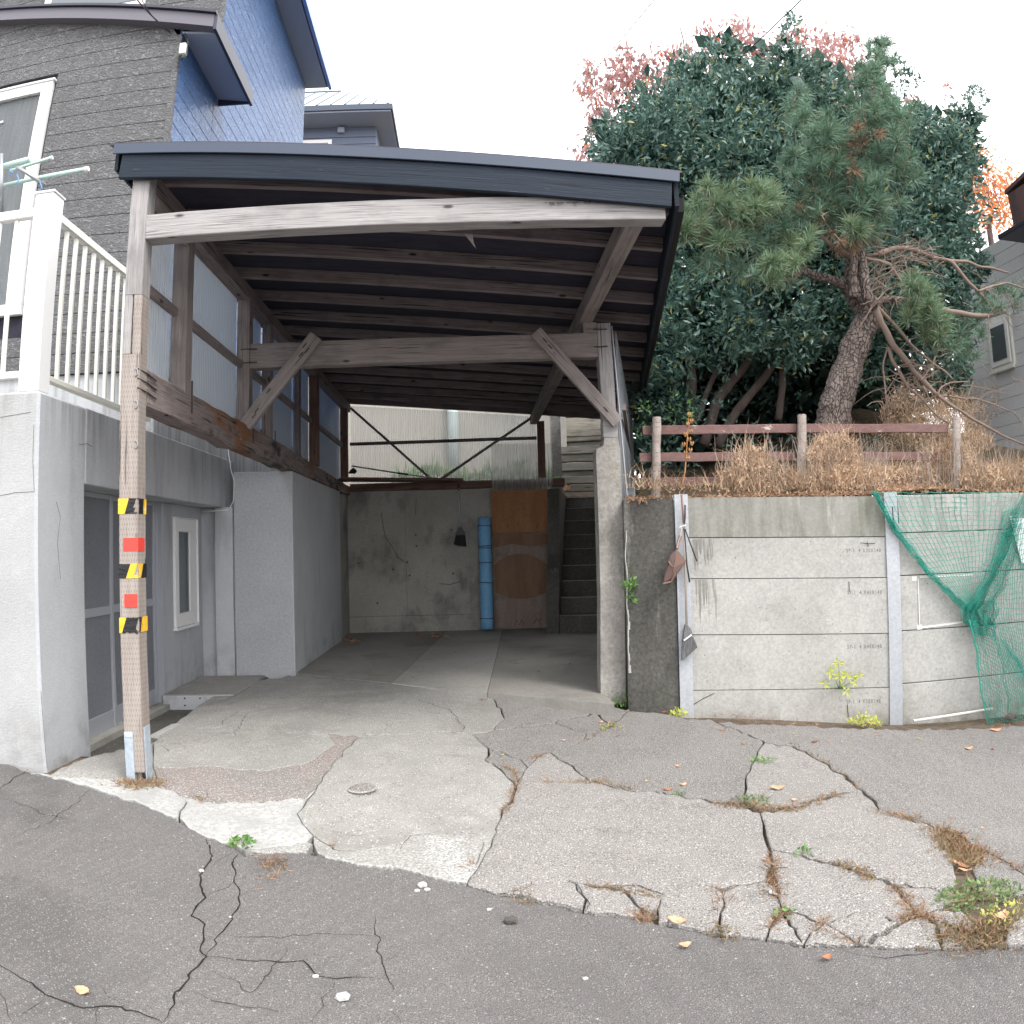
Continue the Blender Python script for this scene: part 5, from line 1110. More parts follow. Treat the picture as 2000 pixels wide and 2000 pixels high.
MB().tube([oW(1336, 1251, .085), oW(1351, 1240, .085)], .006, 5).build('white_mark', 'white', pb2)
ir = thing('iron_grabber', 'thin dark iron tongs and rope hanging from the left steel post', 'tongs', (1.6, 5.3, .1))
for pts, r, m_ in (([(1338, 986), (1338, 1010), (1336, 1030), (1341, 1100), (1347, 1137)], .006, 'rust'), ([(1336, 1028), (1347, 1058), (1361, 1096)], .005, 'rust'), ([(1331, 966), (1334, 1000), (1335, 1022)], .008, 'brownp'), ([(1326, 1031), (1334, 1027), (1340, 1026)], .008, 'white')):
    MB().tube([oW(*p, .055) for p in pts], r, 6).build('rope' if m_ in ('brownp', 'white') else 'arm', m_, ir, True)
c = oW(1337, 1027, .055); mb = MB(); mb.tube([c + Vector((.018 * math.cos(a), -.003, .018 * math.sin(a))) for a in np.linspace(0, 2 * PI, 13)], .003, 5, False); mb.build('ring', 'steelpole', ir)

# ================================================================== BROWN FENCE ON THE BANK
bf = thing('brown_rail_fence', 'low fence of peeling brown rails on round grey posts above the retaining wall', 'fence', (2.8, 5.8, .35))
for px, top, lean in ((1281, 815, .01), (1566, 810, .0), (1868, 815, 0)):
    yy = 5.78; a = onY(px, 965, yy); b = onY(px + (2 if px < 1300 else 0), top, yy); vs = MB(); n = 8; pts = [a.lerp(b, i / n) + Vector((RND.uniform(-.003, .003), 0, 0)) for i in range(n + 1)]
    vs.tube([a + Vector((0, 0, -.1))] + pts, [.036] + [.036 + RND.uniform(-.002, .002) for _ in pts], 14)
    o = vs.build('post', 'log', bf, False)
for (l, m_, r, h) in (((1254, 841), (1556, 837), (1851, 837), .075), ((1248, 894), (1556, 891), (1836, 892), .075), ((1243, 942), (1556, 939), (1836, 937), .075)):
    for a, b in ((l, m_), (m_, r)):
        A, B = onY(*a, 5.84), onY(*b, 5.84)
        beam('rail', A + Vector((.004, 0, 0)), B - Vector((.004, 0, 0)), .022, h, 'brown_paint', bf, seg=14, wob=.002)

# ================================================================== TREES
def put_leaves(name, cens, size, m, parent, aspect=.38, shell=.55, **kw):
    P, O = clump_pts(cens, 0, shell); V, F = leaves_arr(P, size, aspect, out=O, **kw); o = mesh_np(name, V, F, m, parent); o['kind'] = 'stuff'; return o
def blobs(L, y, dens, yj=.5, sq=1.0):
    out = []
    for t in L:
        px, py, r = t[:3]; yy = (t[3] if len(t) > 3 else y) + RND.uniform(-yj, yj)
        c = onY(px, py, yy); R = (onY(px + r, py, yy) - c).length * sq; out.append(((c.x, c.y, c.z), R, int(dens * R * R)))
    return out
ever = thing('evergreen_tree', 'large dense dark evergreen with glossy leaves filling the bank behind the pine', 'tree', (4.6, 8.6, .8))
EV = [(1250,310,95),(1220,400,75),(1300,240,85),(1195,280,45),(1360,170,60),(1415,110,40),(1400,260,100),(1480,200,80),(1530,130,45),(1548,70,24),(1549,38,12),(1570,210,80),(1480,330,110),(1350,370,105),(1260,480,70),(1250,580,85),(1270,680,75),
      (1400,500,110),(1390,620,95),(1500,470,110),(1500,610,100),(1620,270,85),(1690,190,45),(1740,270,65),(1700,360,105),(1770,160,22),(1800,245,35),(1830,330,70),(1880,240,32),(1905,195,18),(1865,290,48),(1800,420,100),(1750,520,105),(1842,450,52),(1845,530,52),
      (1905,520,28),(1640,500,100),(1820,600,60),(1850,640,45),(1700,620,90),(1270,770,45),(1330,800,38),(1620,400,110),(1340,130,28),(1755,130,14),(1600,150,30),(1900,590,26),(1278,830,30),(1285,880,24),(1310,690,60),(1440,640,55),(1560,660,50),(1620,620,50),(1700,700,45),(1760,640,60),(1275,740,46),(1850,700,40),(1860,745,34),(1830,760,40),(1890,480,26)]
put_leaves('crown', blobs(EV, 8.2, 3300), .09, 'leaf_ever', ever, .38)
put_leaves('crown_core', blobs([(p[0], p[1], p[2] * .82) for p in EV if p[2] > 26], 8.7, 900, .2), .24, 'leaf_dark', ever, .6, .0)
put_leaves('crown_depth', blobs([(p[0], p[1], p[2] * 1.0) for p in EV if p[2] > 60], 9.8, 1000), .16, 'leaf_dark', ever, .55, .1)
# small shoots standing out from the outline
SH = []
for (px, py, r) in EV:
    if py < 330 or px < 1250 or px > 1850:
        for _ in range(5):
            a = RND.uniform(-PI, 0) ; SH.append((px + r * 1.02 * math.cos(a) * RND.uniform(.8, 1.15), py + r * 1.05 * math.sin(a) * RND.uniform(.8, 1.15), max(6, r * .14)))
put_leaves('shoots', blobs(SH, 8.2, 2600, sq=1.2), .08, 'leaf_ever', ever, .34, .1)
DK = [(1275,620,90),(1300,640,100),(1400,700,100),(1500,720,100),(1600,700,100),(1700,720,90),(1300,760,80),(1350,790,80),(1450,800,80),(1550,800,80),(1650,800,70),(1300,860,50),(1340,860,60),(1440,870,60),(1540,880,60),(1640,880,60),(1740,790,55),(1248,700,50,12.8),(1250,790,50,12.8),(1252,870,40,12.8)]
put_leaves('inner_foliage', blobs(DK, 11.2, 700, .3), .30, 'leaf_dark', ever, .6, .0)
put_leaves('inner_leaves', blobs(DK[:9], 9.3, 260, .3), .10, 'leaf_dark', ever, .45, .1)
def limb(name, pts, y, r0, r1, m, parent, n=10, smooth=True, wob=.012, sub=6):
    """pts: points along the limb; radii taper from r0 to r1"""
    P = [onY(p[0], p[1], (p[2] if len(p) > 2 else y)) for p in pts]; Q = []
    for a, b in zip(P[:-1], P[1:]):
        for i in range(sub): Q.append(a.lerp(b, i / sub))
    Q.append(P[-1])
    for _ in range(2): Q = [Q[0]] + [(Q[i - 1] + Q[i] * 2 + Q[i + 1]) / 4 for i in range(1, len(Q) - 1)] + [Q[-1]]
    Q = [q + Vector((mnoise.noise(q * 5) * wob, 0, mnoise.noise(q * 5 + Vector((7, 7, 7))) * wob)) for q in Q]
    rs = [(r0 + (r1 - r0) * i / (len(Q) - 1)) * (1 + .12 * mnoise.noise(q * 7)) for i, q in enumerate(Q)]
    mb = MB().tube(Q, rs, n)
    if r0 > .09:
        for i in range(len(mb.v)):
            k = i // n
            if k < len(Q): c = Q[k]; d = mb.v[i] - c; mb.v[i] = c + d * (1 + .16 * mnoise.noise(mb.v[i] * 9) + .10 * mnoise.noise(mb.v[i] * 26))
    return mb.build(name, m, parent, smooth)
for pts, r0, r1 in (([(1375, 870), (1400, 780), (1450, 720), (1500, 640), (1530, 560)], .058, .04), ([(1400, 872), (1440, 800), (1500, 730), (1550, 640), (1560, 570)], .052, .035), ([(1352, 830), (1350, 740), (1345, 660), (1350, 570)], .062, .045), ([(1362, 820), (1385, 750), (1420, 690), (1440, 600)], .035, .02), ([(1520, 820), (1530, 740), (1520, 650), (1530, 560)], .04, .03)):
    limb('trunk', pts, 8.7, r0 * 1.15, r1 * 1.15, 'bark_red', ever, 10)
# red leaved tree behind
rt = thing('red_leaf_tree', 'thin cherry tree with drooping pinkish red leaves behind the evergreen', 'tree', (5, 12, 1.2))
RL = [(1165,240,34),(1225,100,26),(1265,120,34),(1310,110,34),(1440,50,26),(1610,75,30),(1680,130,30),(1670,240,30),(1540,70,22),(1120,290,14),(1780,200,18),(1890,300,24),(1200,150,48),(1150,135,26),(1180,200,45),(1240,140,45),(1290,150,45),(1350,110,40),(1390,70,38),(1450,70,38),(1480,100,40),(1590,110,40),(1630,110,38),(1655,80,28),(1640,160,40),(1580,160,35),(1150,290,24),(1170,320,24),(1140,310,16),(1145,170,26),(1240,190,50),(1850,165,8),(1852,190,7),(1560,60,22),(1510,90,26),(1660,190,40),(1420,130,40),(1330,170,40)]
put_leaves('crown', blobs(RL, 12, 850, .4), .15, 'leaf_red', rt, .42, .1, droop=.8)
mbt = MB()
def twigs(mb, roots, y, n, L, r, spread=.5, up=1.0):
    for (px, py) in roots:
        for _ in range(n):
            a = onY(px + RND.uniform(-15, 15), py, y); d = Vector((RND.uniform(-spread, spread), RND.uniform(-.2, .2), up * RND.uniform(.7, 1.2))).normalized(); pts = [a]
            for i in range(5): d = (d + Vector((RND.uniform(-.12, .12), 0, RND.uniform(-.1, .12)))).normalized(); pts.append(pts[-1] + d * L * RND.uniform(.8, 1.2) / 5)
            mb.tube(pts, [r * (1 - .75 * i / 5) for i in range(6)], 4, False)
twigs(mbt, [(1150, 170), (1170, 240), (1150, 310), (1240, 170), (1450, 110), (1570, 130), (1200, 190), (1340, 130), (1350, 190), (1410, 90), (1490, 120), (1600, 160), (1640, 150), (1660, 160)], 12, 5, 1.0, .012)
twigs(mbt, [(1345, 100), (1645, 100), (1665, 140), (1660, 100)], 12, 1, 1.6, .012, .15)
limb('trunk', [(1500, 900), (1480, 600), (1450, 300), (1430, 130)], 12, .14, .05, 'bark_red', rt)
mbt.build('branches', 'twig', rt)['kind'] = 'stuff'
ot = thing('orange_shrub_tree', 'bare twiggy tree with orange leaves behind the evergreen at right', 'tree', (8, 11, 1.2))
OL = [(1980,380,36),(1960,340,30),(1890,430,36),(1870,360,34),(1990,440,24),(1895,330,45),(1920,370,45),(1940,400,38),(1880,380,40),(1960,420,30),(1850,330,30),(1830,270,22),(1910,300,25),(1860,400,30),(1930,430,26)]
put_leaves('crown', blobs(OL, 11.5, 800, .3), .12, 'leaf_orange', ot, .42, .1, droop=.4)
mbt = MB(); twigs(mbt, [(1870, 420), (1900, 400), (1930, 400), (1960, 420), (1990, 400), (1900, 350)], 11.5, 9, 1.15, .011, .7); mbt.build('branches', 'twig', ot)['kind'] = 'stuff'
limb('trunk', [(1960, 760), (1950, 600), (1930, 430)], 11.5, .09, .05, 'bark_red', ot)

# ------------------------------------------------ pine
pine = thing('pine_tree', 'leaning old pine with tufted long needles and bare right hand branches', 'tree', (3.4, 6.4, .5))
def z3p(pts, y=None): return [((1550 + p[0] / 4.293, 350 + p[1] / 4.293) + tuple(p[2:])) for p in pts]
limb('trunk', [(1612, 900), (1620, 850), (1631, 800), (1650, 735), (1670, 680), (1688, 640), (1697, 612), (1692, 590)], 6.4, .165, .100, 'bark', pine, 30, wob=.03, sub=14)
limb('trunk', [(1694, 618), (1682, 596), (1668, 570), (1664, 540), (1668, 505), (1672, 470)], 6.4, .105, .062, 'bark', pine, 26, wob=.02, sub=12)
PB = [(z3p([(600, 1080), (520, 980), (430, 890), (330, 850), (200, 820), (100, 780), (50, 755)]), .066, .034), (z3p([(60, 760), (20, 800), (-50, 860), (-80, 790)]), .045, .03),
      (z3p([(690, 1060), (620, 980), (595, 850), (575, 700), (560, 600), (545, 500), (540, 430)]), .055, .036), (z3p([(500, 1000), (490, 850), (500, 700), (540, 560)]), .045, .035),
      ([(1672, 460), (1662, 400), (1653, 330), (1672, 270), (1693, 230), (1706, 170), (1716, 95)], .045, .010), ([(1653, 360), (1620, 375), (1590, 395), (1560, 410)], .022, .01),
      ([(1693, 225), (1670, 215), (1640, 205)], .016, .008), ([(1700, 180), (1720, 170), (1740, 160)], .014, .007), ([(1655, 330), (1690, 315), (1725, 300)], .018, .008),
      (z3p([(680, 1040), (800, 1010), (950, 1020), (1050, 1040)]), .045, .035), (z3p([(1050, 1030), (1200, 1060), (1300, 1110), (1450, 1130), (1600, 1145), (1700, 1130), (1780, 1120)]), .035, .018),
      (z3p([(620, 700), (480, 640), (380, 590), (300, 540), (240, 480), (180, 420)]), .03, .018), (z3p([(800, 720), (700, 690), (600, 660), (480, 640)]), .018, .02),
      (z3p([(800, 720), (850, 780), (900, 850), (940, 960)]), .017, .012), (z3p([(600, 640), (680, 640), (780, 610), (820, 600)]), .02, .012),
      (z3p([(700, 640), (850, 570), (1000, 590), (1150, 640), (1320, 690), (1450, 690), (1600, 740), (1800, 790)]), .03, .012), (z3p([(1320, 690), (1400, 790), (1480, 880), (1560, 960), (1650, 1050), (1750, 1110)]), .022, .012),
      (z3p([(1560, 945), (1650, 900), (1780, 870), (1870, 890), (2000, 940)]), .014, .008), (z3p([(680, 1080), (740, 1220), (830, 1380), (900, 1470), (1000, 1590), (1100, 1700), (1210, 1810), (1330, 1900), (1480, 2000), (1700, 2120), (1930, 2230)]), .034, .010),
      (z3p([(690, 1060), (800, 1170), (900, 1290), (1000, 1410), (1120, 1510), (1240, 1600), (1330, 1680)]), .02, .009), (z3p([(800, 1400), (830, 1520), (900, 1630), (960, 1740), (1060, 1830), (1180, 1960), (1300, 2040)]), .02, .009),
      (z3p([(1220, 1810), (1400, 1830), (1540, 1850), (1700, 1900), (1850, 1960)]), .011, .006), (z3p([(1215, 1810), (1240, 1740), (1330, 1700), (1470, 1700)]), .010, .005), (z3p([(790, 1410), (760, 1560), (755, 1700), (770, 1850), (790, 1930)]), .010, .008),
      (z3p([(860, 790), (950, 810), (1060, 790), (1160, 780), (1290, 830)]), .010, .005), (z3p([(640, 430), (760, 460), (900, 510)]), .008, .004), (z3p([(620, 450), (720, 420), (870, 420)]), .008, .004), (z3p([(640, 330), (700, 400), (720, 520), (690, 620)]), .007, .005),
      (z3p([(1480, 2000), (1500, 1950), (1560, 1850), (1620, 1790)]), .006, .003), (z3p([(1850, 1960), (1900, 2050), (1930, 2000)]), .006, .003), (z3p([(1780, 1120), (1850, 1150), (1930, 1140)]), .007, .003), (z3p([(1780, 1160), (1830, 1240), (1900, 1260)]), .005, .003), (z3p([(1630, 1140), (1640, 1300), (1635, 1400)]), .006, .004)]
for pts, r0, r1 in PB: limb('branch', pts, 6.3 + RND.uniform(-.15, .15), r0, r1, 'bark' if r0 > .035 else 'twig', pine, 8 if r0 > .03 else 6, wob=.02)
# dead twigs
mbt = MB()
for (x0, y0, x1, y1, n) in ((640, 560, 1000, 1000, 75), (700, 520, 1350, 700, 50), (620, 900, 900, 1050, 25), (850, 1400, 1250, 1700, 40), (750, 1650, 1100, 1900, 30), (1300, 1650, 1900, 1950, 16), (1550, 850, 1930, 1200, 16)):
    for _ in range(n):
        a = onY(1550 + RND.uniform(x0, x1) / 4.293, 350 + RND.uniform(y0, y1) / 4.293, 6.3 + RND.uniform(-.35, .35)); d = Vector((RND.uniform(-1, 1), RND.uniform(-.5, .5), RND.uniform(-.8, .6))).normalized(); pts = [a]; L = RND.uniform(.12, .45)
        for i in range(6): d = (d + Vector((RND.uniform(-.35, .35), RND.uniform(-.2, .2), RND.uniform(-.35, .3)))).normalized(); pts.append(pts[-1] + d * L / 6)
        r = RND.uniform(.003, .006); mbt.tube(pts, [r * (1 - .6 * i / 6) for i in range(7)], 4, False)
mbt.build('dead_twigs', 'twig', pine)['kind'] = 'stuff'
def tufts(regions, y, m, per, nlen=.155, parent=pine, name='needles', down=0.0, dens=70, yj=.35):
    V = []; F = []; tw = MB()
    cs = []
    for (px, py, r, k) in regions:
        for _ in range(k):
            a = RND.uniform(0, 2 * PI); q = r * math.sqrt(RND.random()) * .8
            c = onY(px + q * math.cos(a), py + q * math.sin(a), y + RND.uniform(-yj, yj)); cs.append(c)
    C = []; D = []
    for c in cs:
        ax = Vector((RND.uniform(-.6, .6), RND.uniform(-.9, .1), RND.uniform(-.1, 1) - down)).normalized(); sh = RND.uniform(.05, .10)
        tw.tube([c - ax * .06, c + ax * sh * .6], [.005, .003], 4, False)
        u = NP.normal(size=(per, 3)); u /= np.linalg.norm(u, axis=1)[:, None]; axv = np.array(ax); u = u + axv * .75; u /= np.linalg.norm(u, axis=1)[:, None]
        t = NP.uniform(-.3, 1, per)[:, None]; C.append(np.array(c) + axv * sh * t * .8); D.append(u)
    C = np.concatenate(C); D = np.concatenate(D); n = len(C); s = NP.normal(size=(n, 3)); s -= (s * D).sum(1)[:, None] * D; s /= np.linalg.norm(s, axis=1)[:, None]
    L = nlen * NP.uniform(.65, 1.15, n)[:, None]; wd_ = .0026
    bend = np.array([0, 0, -1.0]) * L * .10
    a = C - s * wd_; b = C + s * wd_; m1 = C + D * L * .6 + s * wd_ * .9; m0 = C + D * L * .6 - s * wd_ * .9; e = C + D * L + bend
    V = np.stack([a, b, m1, m0, e], 1).reshape(-1, 3); i = np.arange(n) * 5
    F = np.concatenate([np.stack([i, i + 1, i + 2], 1), np.stack([i, i + 2, i + 3], 1), np.stack([i + 3, i + 2, i + 4], 1)])
    o = mesh_np(name, V, F, m, parent); o['kind'] = 'stuff'; tw.build('shoots', 'twig', o)['kind'] = 'stuff'
G_ = [(1570,235,48,14),(1560,200,26,5),(1630,260,45,14),(1700,130,42,14),(1716,98,22,6),(1715,190,50,18),(1680,235,50,16),(1745,225,45,12),(1610,330,55,18),(1675,330,65,22),(1740,320,50,14),(1590,400,50,14),(1650,400,55,18),(1695,420,45,12),(1535,330,40,10),(1520,430,40,10),(1670,450,38,10),(1730,400,40,8),(1760,270,30,6),(1725,140,30,6),(1600,290,40,10),(1640,370,45,10),(1700,380,45,10),(1760,340,38,8),(1580,350,40,8),(1720,290,45,10),(1480,470,38,9),(1450,530,32,6),(1500,500,30,6),(1385,520,30,6)]
tufts(G_, 6.15, 'needle', 80)
tufts([(1455,400,62,24),(1400,385,30,8),(1500,400,35,10),(1345,430,38,12),(1330,455,28,6),(1545,510,36,10),(1510,540,34,10),(1560,470,28,7),(1790,575,32,8),(1810,610,36,10),(1825,650,34,9),(1775,620,28,5),(1670,460,25,5),(1390,470,34,7),(1430,480,30,6)], 5.85, 'needle_yl', 95, yj=.2)
tufts([(1590,395,40,7),(1660,300,40,7),(1690,260,30,5),(1640,460,35,6),(1440,440,45,8),(1355,455,25,4),(1690,460,30,4)], 6.1, 'needle_brown', 60, nlen=.11, down=.9)
tufts([(1895,650,36,8),(1875,690,36,6),(1925,600,32,6),(1990,560,30,5),(1960,590,30,4)], 6.5, 'needle', 55)

# ================================================================== PLANTS, GRASS, LITTER
def hz(x, y): return hillz(x, y)
def scatter_blades(name, pts, h, m, wid=.004, curl=.6, kind='stuff', parent=None):
    V = []; F = []; n = 0
    P = np.array(pts, float); k = len(P); d = NP.normal(size=(k, 3)) * .55; d[:, 2] = np.abs(d[:, 2]) * .5 + .8; d /= np.linalg.norm(d, axis=1)[:, None]
    H = h * NP.uniform(.35, 1.3, k)[:, None]; s = NP.normal(size=(k, 3)); s[:, 2] *= .2; s /= np.linalg.norm(s, axis=1)[:, None]; b2 = NP.normal(size=(k, 3)) * curl
    b2[:, 2] -= curl * .4
    a0 = P - s * wid; a1 = P + s * wid; m0 = P + d * H * .55 + b2 * H * .12; e = P + d * H + b2 * H * .55
    V = np.stack([a0, a1, m0 + s * wid * .8, m0 - s * wid * .8, e], 1).reshape(-1, 3); i = np.arange(k) * 5
    F = np.concatenate([np.stack([i, i + 1, i + 2], 1), np.stack([i, i + 2, i + 3], 1), np.stack([i + 3, i + 2, i + 4], 1)])
    o = mesh_np(name, V, F, m, parent); 
    if kind: o['kind'] = kind
    return o
def around(regs):
    """regs: (px, py, half width px, half height px, y, n) filled columns of dry stems"""
    out = []
    for px, py, rx, ry, y, n in regs:
        for _ in range(n):
            a = RND.uniform(-1, 1); b = RND.uniform(-1, 1)
            if a * a + b * b > 1: continue
            out.append(tuple(onY(px + rx * a, py + ry * b, y + RND.uniform(-.15, .25))))
    return out
DG = [(1350, 950, 110, 14, 5.55, 900), (1480, 930, 85, 42, 5.6, 2600), (1470, 890, 40, 35, 5.65, 900), (1600, 940, 60, 30, 5.6, 1500), (1630, 880, 55, 60, 5.65, 1900), (1680, 930, 60, 40, 5.6, 1700), (1760, 930, 70, 35, 5.7, 1500),
      (1850, 900, 60, 60, 5.9, 2400), (1820, 830, 50, 60, 6.4, 1500), (1930, 930, 60, 35, 5.6, 1900), (1980, 930, 40, 50, 5.7, 1200), (1770, 800, 50, 60, 6.8, 1200), (1860, 800, 45, 60, 6.8, 1300), (1900, 860, 40, 30, 6.3, 700), (1550, 950, 330, 12, 5.5, 2600), (1250, 935, 60, 25, 5.8, 300)]
DG += [(1830, 800, 90, 70, 9.0, 900), (1900, 780, 60, 60, 8.6, 500), (1800, 770, 60, 60, 8.2, 900), (1850, 700, 50, 50, 8.4, 500), (1760, 850, 60, 40, 7.6, 700), (1880, 810, 50, 70, 7.4, 900)]
DG = [(a, b + c_ * .2, r, c_ * .75, y, int(n * (.22 if a < 1420 or r > 200 else .42 if a < 1560 else .6))) for a, b, r, c_, y, n in DG]
o = scatter_blades('dry_weeds', around(DG), .12, 'dry', .0032, 1.0); 
V, F = leaves_arr(np.array(around([(r[0], r[1], r[2], r[3], r[4] - .02, int(r[5] * .9)) for r in DG])), .026, .5, up=0); o = mesh_np('dry_weed_leaves', V, F, 'dry'); o['kind'] = 'stuff'
dw = []
for _ in range(5200):      # orange litter along the top of the wall
    x = RND.uniform(1.2, 5.2); y = 5.36 - .036 * 0 - (x - 1.6) * .13 if x < 3.1 else 5.17; y += RND.uniform(.0, .42); dw.append((x, y, hz(x, max(y, 5.4)) + RND.uniform(-.015, .012)))
V, F = leaves_arr(np.array(dw), .045, .3, up=-.1); o = mesh_np('leaf_litter', V, F, 'litter'); o['kind'] = 'stuff'
# tall bare grass stalks
mbt = MB()
for _ in range(420):
    px = RND.choice([RND.uniform(1560, 1740), RND.uniform(1780, 1990), RND.uniform(1400, 1700)]); a = onY(px, 955, 5.6 + RND.uniform(-.1, .3)); h = RND.uniform(.15, .48); d = Vector((RND.uniform(-.25, .25), RND.uniform(-.1, .1), 1)); pts = [a]
    for i in range(4): d = (d + Vector((RND.uniform(-.15, .15), 0, -.02))).normalized(); pts.append(pts[-1] + d * h / 4)
    mbt.tube(pts, [.0022, .002, .0017, .0014, .001], 3, False)
mbt.build('dry_stalks', 'handle')['kind'] = 'stuff'
# green undergrowth left of the fence and along the bank
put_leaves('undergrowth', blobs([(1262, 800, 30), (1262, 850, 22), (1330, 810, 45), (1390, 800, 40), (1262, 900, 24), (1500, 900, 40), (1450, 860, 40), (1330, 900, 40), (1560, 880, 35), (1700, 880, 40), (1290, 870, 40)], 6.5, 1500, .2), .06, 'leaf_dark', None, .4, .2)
put_leaves('green_undergrowth', blobs([(1250, 835, 18), (1262, 795, 22), (1330, 795, 30), (1500, 925, 20), (1700, 935, 22), (1540, 950, 16), (1885, 955, 26), (1870, 940, 16), (1240, 950, 12)], 5.9, 1800, .1), .05, 'weed', None, .4, .2)
# seed pod stalk
sp2 = thing('seed_pod_stalk', 'upright lily stalk with dry orange brown seed pods in front of the brown fence', 'plant', (1.8, 5.5, .35))
MB().tube([onY(1332, 952, 5.5), onY(1338, 920, 5.5), onY(1341, 880, 5.5), onY(1345, 808, 5.5)], [.006, .006, .005, .004], 6).build('stem', 'capsule', sp2)
for k, (px, py) in enumerate(((1345, 810), (1351, 822), (1343, 829), (1350, 843), (1338, 848), (1347, 858), (1351, 866), (1336, 868), (1348, 879), (1340, 884), (1343, 895))):
    c = onY(px, py, 5.49 + .02 * (k % 2)); mb = MB()
    for j in range(3):
        a = 2 * PI * j / 3 + k; q = Vector((math.cos(a), math.sin(a), 0)) * .008
        mb.tube([c + q * .3 - Vector((0, 0, .02)), c + q * 1.3, c + q * 1.6 + Vector((0, 0, .018))], [.002, .009, .003], 5)
    mb.build('seed_pod', 'capsule', sp2)
# weeds
def weed(px, py, spread, n, size, m, label, plane='g', name='weed', h=.0):
    g = ground(px, py) if plane == 'g' else onW(px, py, .01); t = thing(name, label, 'weed', g); P = []
    for _ in range(n):
        a = RND.uniform(0, 2 * PI); q = spread * math.sqrt(RND.random())
        if plane == 'g': x, y = g.x + q * math.cos(a), g.y + q * .7 * math.sin(a); P.append((x, y, Zg(x, y) + RND.uniform(.005, .02 + h * (1 - q / spread))))
        else: P.append(tuple(g + WD * q * math.cos(a) + Vector((0, 0, q * math.sin(a))) + WN * RND.uniform(0, .05)))
    V, F = leaves_arr(np.array(P), size, .55, up=.55); mesh_np('foliage', V, F, m, t)['kind'] = 'stuff'
    mb = MB()
    for p in P[:max(4, n // 8)]: mb.tube([g + Vector((0, 0, .0)), Vector(p)], .0012, 3, False)
    mb.build('stems', 'moss', t)
weed(1212, 1376, .19, 300, .030, 'weed', 'leafy green weed at the foot of the right concrete post', h=.14)
weed(1236, 1365, .05, 70, .028, 'weed', 'small weed in the gap behind the right concrete post', h=.12)
weed(1325, 1400, .07, 90, .026, 'weed_y', 'yellow green weed at the foot of the left steel post', h=.07)
weed(1195, 1425, .09, 60, .018, 'weed_y', 'sparse yellowish weed in the crack below the concrete post', h=.03)
weed(1690, 1415, .13, 190, .028, 'weed_y', 'low yellow green weed at the wall base left of the middle steel post', h=.08)
weed(472, 1652, .06, 42, .032, 'weed', 'dark green rosette weed at the edge of the asphalt', h=.02)
weed(1490, 1490, .07, 60, .022, 'weed', 'tiny green tuft on the grey slab in front of the wall', h=.02)
weed(1568, 1672, .045, 30, .022, 'weed', 'tiny green tuft in the crack between the pale slabs', h=.03)
weed(1910, 1755, .17, 420, .022, 'weed_d', 'spreading green weed patch in the gap at the right edge of the driveway', h=.06)
weed(1975, 1790, .12, 110, .018, 'weed_y', 'reddish yellow weed patch at the far right edge of the driveway', h=.04)
weed(1470, 1568, .10, 160, .016, 'weed_d', 'mossy green tuft where three slabs meet in front of the wall', h=.02)
weed(1326, 1556, .03, 18, .022, 'weed', 'tiny weed beside the curled leaf in the slab joint', h=.02)
weed(1530, 1790, .04, 24, .02, 'weed', 'tiny green tuft in the lower slab joint near the road', h=.02)
# sapling growing out of the wall
sap = thing('wall_sapling', 'bright yellow green sapling growing out of a joint in the retaining wall', 'plant', onW(1638, 1343, 0))
tr0 = onW(1638, 1345, .0); tips = [((1637, 1295), 5), ((1622, 1313), 5), ((1612, 1335), 4), ((1655, 1318), 5), ((1678, 1318), 4), ((1653, 1348), 3), ((1668, 1330), 4), ((1640, 1322), 5)]
mb = MB(); LV = []
for (p, n) in tips:
    b = onW(*p, .06 + RND.uniform(0, .05)); mid = tr0.lerp(b, .5) + WN * .03; mb.tube([tr0, mid, b], [.003, .002, .0012], 4, False)
    for j in range(n + 1):
        a = 2 * PI * j / (n + 1) + RND.random(); dd = (WD * math.cos(a) + Vector((0, 0, math.sin(a) * .8 - .1)) + WN * RND.uniform(-.1, .4)).normalized(); L = RND.uniform(.04, .065); s = dd.cross(WN).normalized() * L * .17
        me_ = MB(); me_.add([b, b + dd * L * .45 + s, b + dd * L, b + dd * L * .45 - s, b + dd * L * .5 - WN * .006], [(0, 1, 4), (1, 2, 4), (2, 3, 4), (3, 0, 4)]); me_.build('leaf', 'weed_y', sap)
mb.build('stem', 'weed', sap)
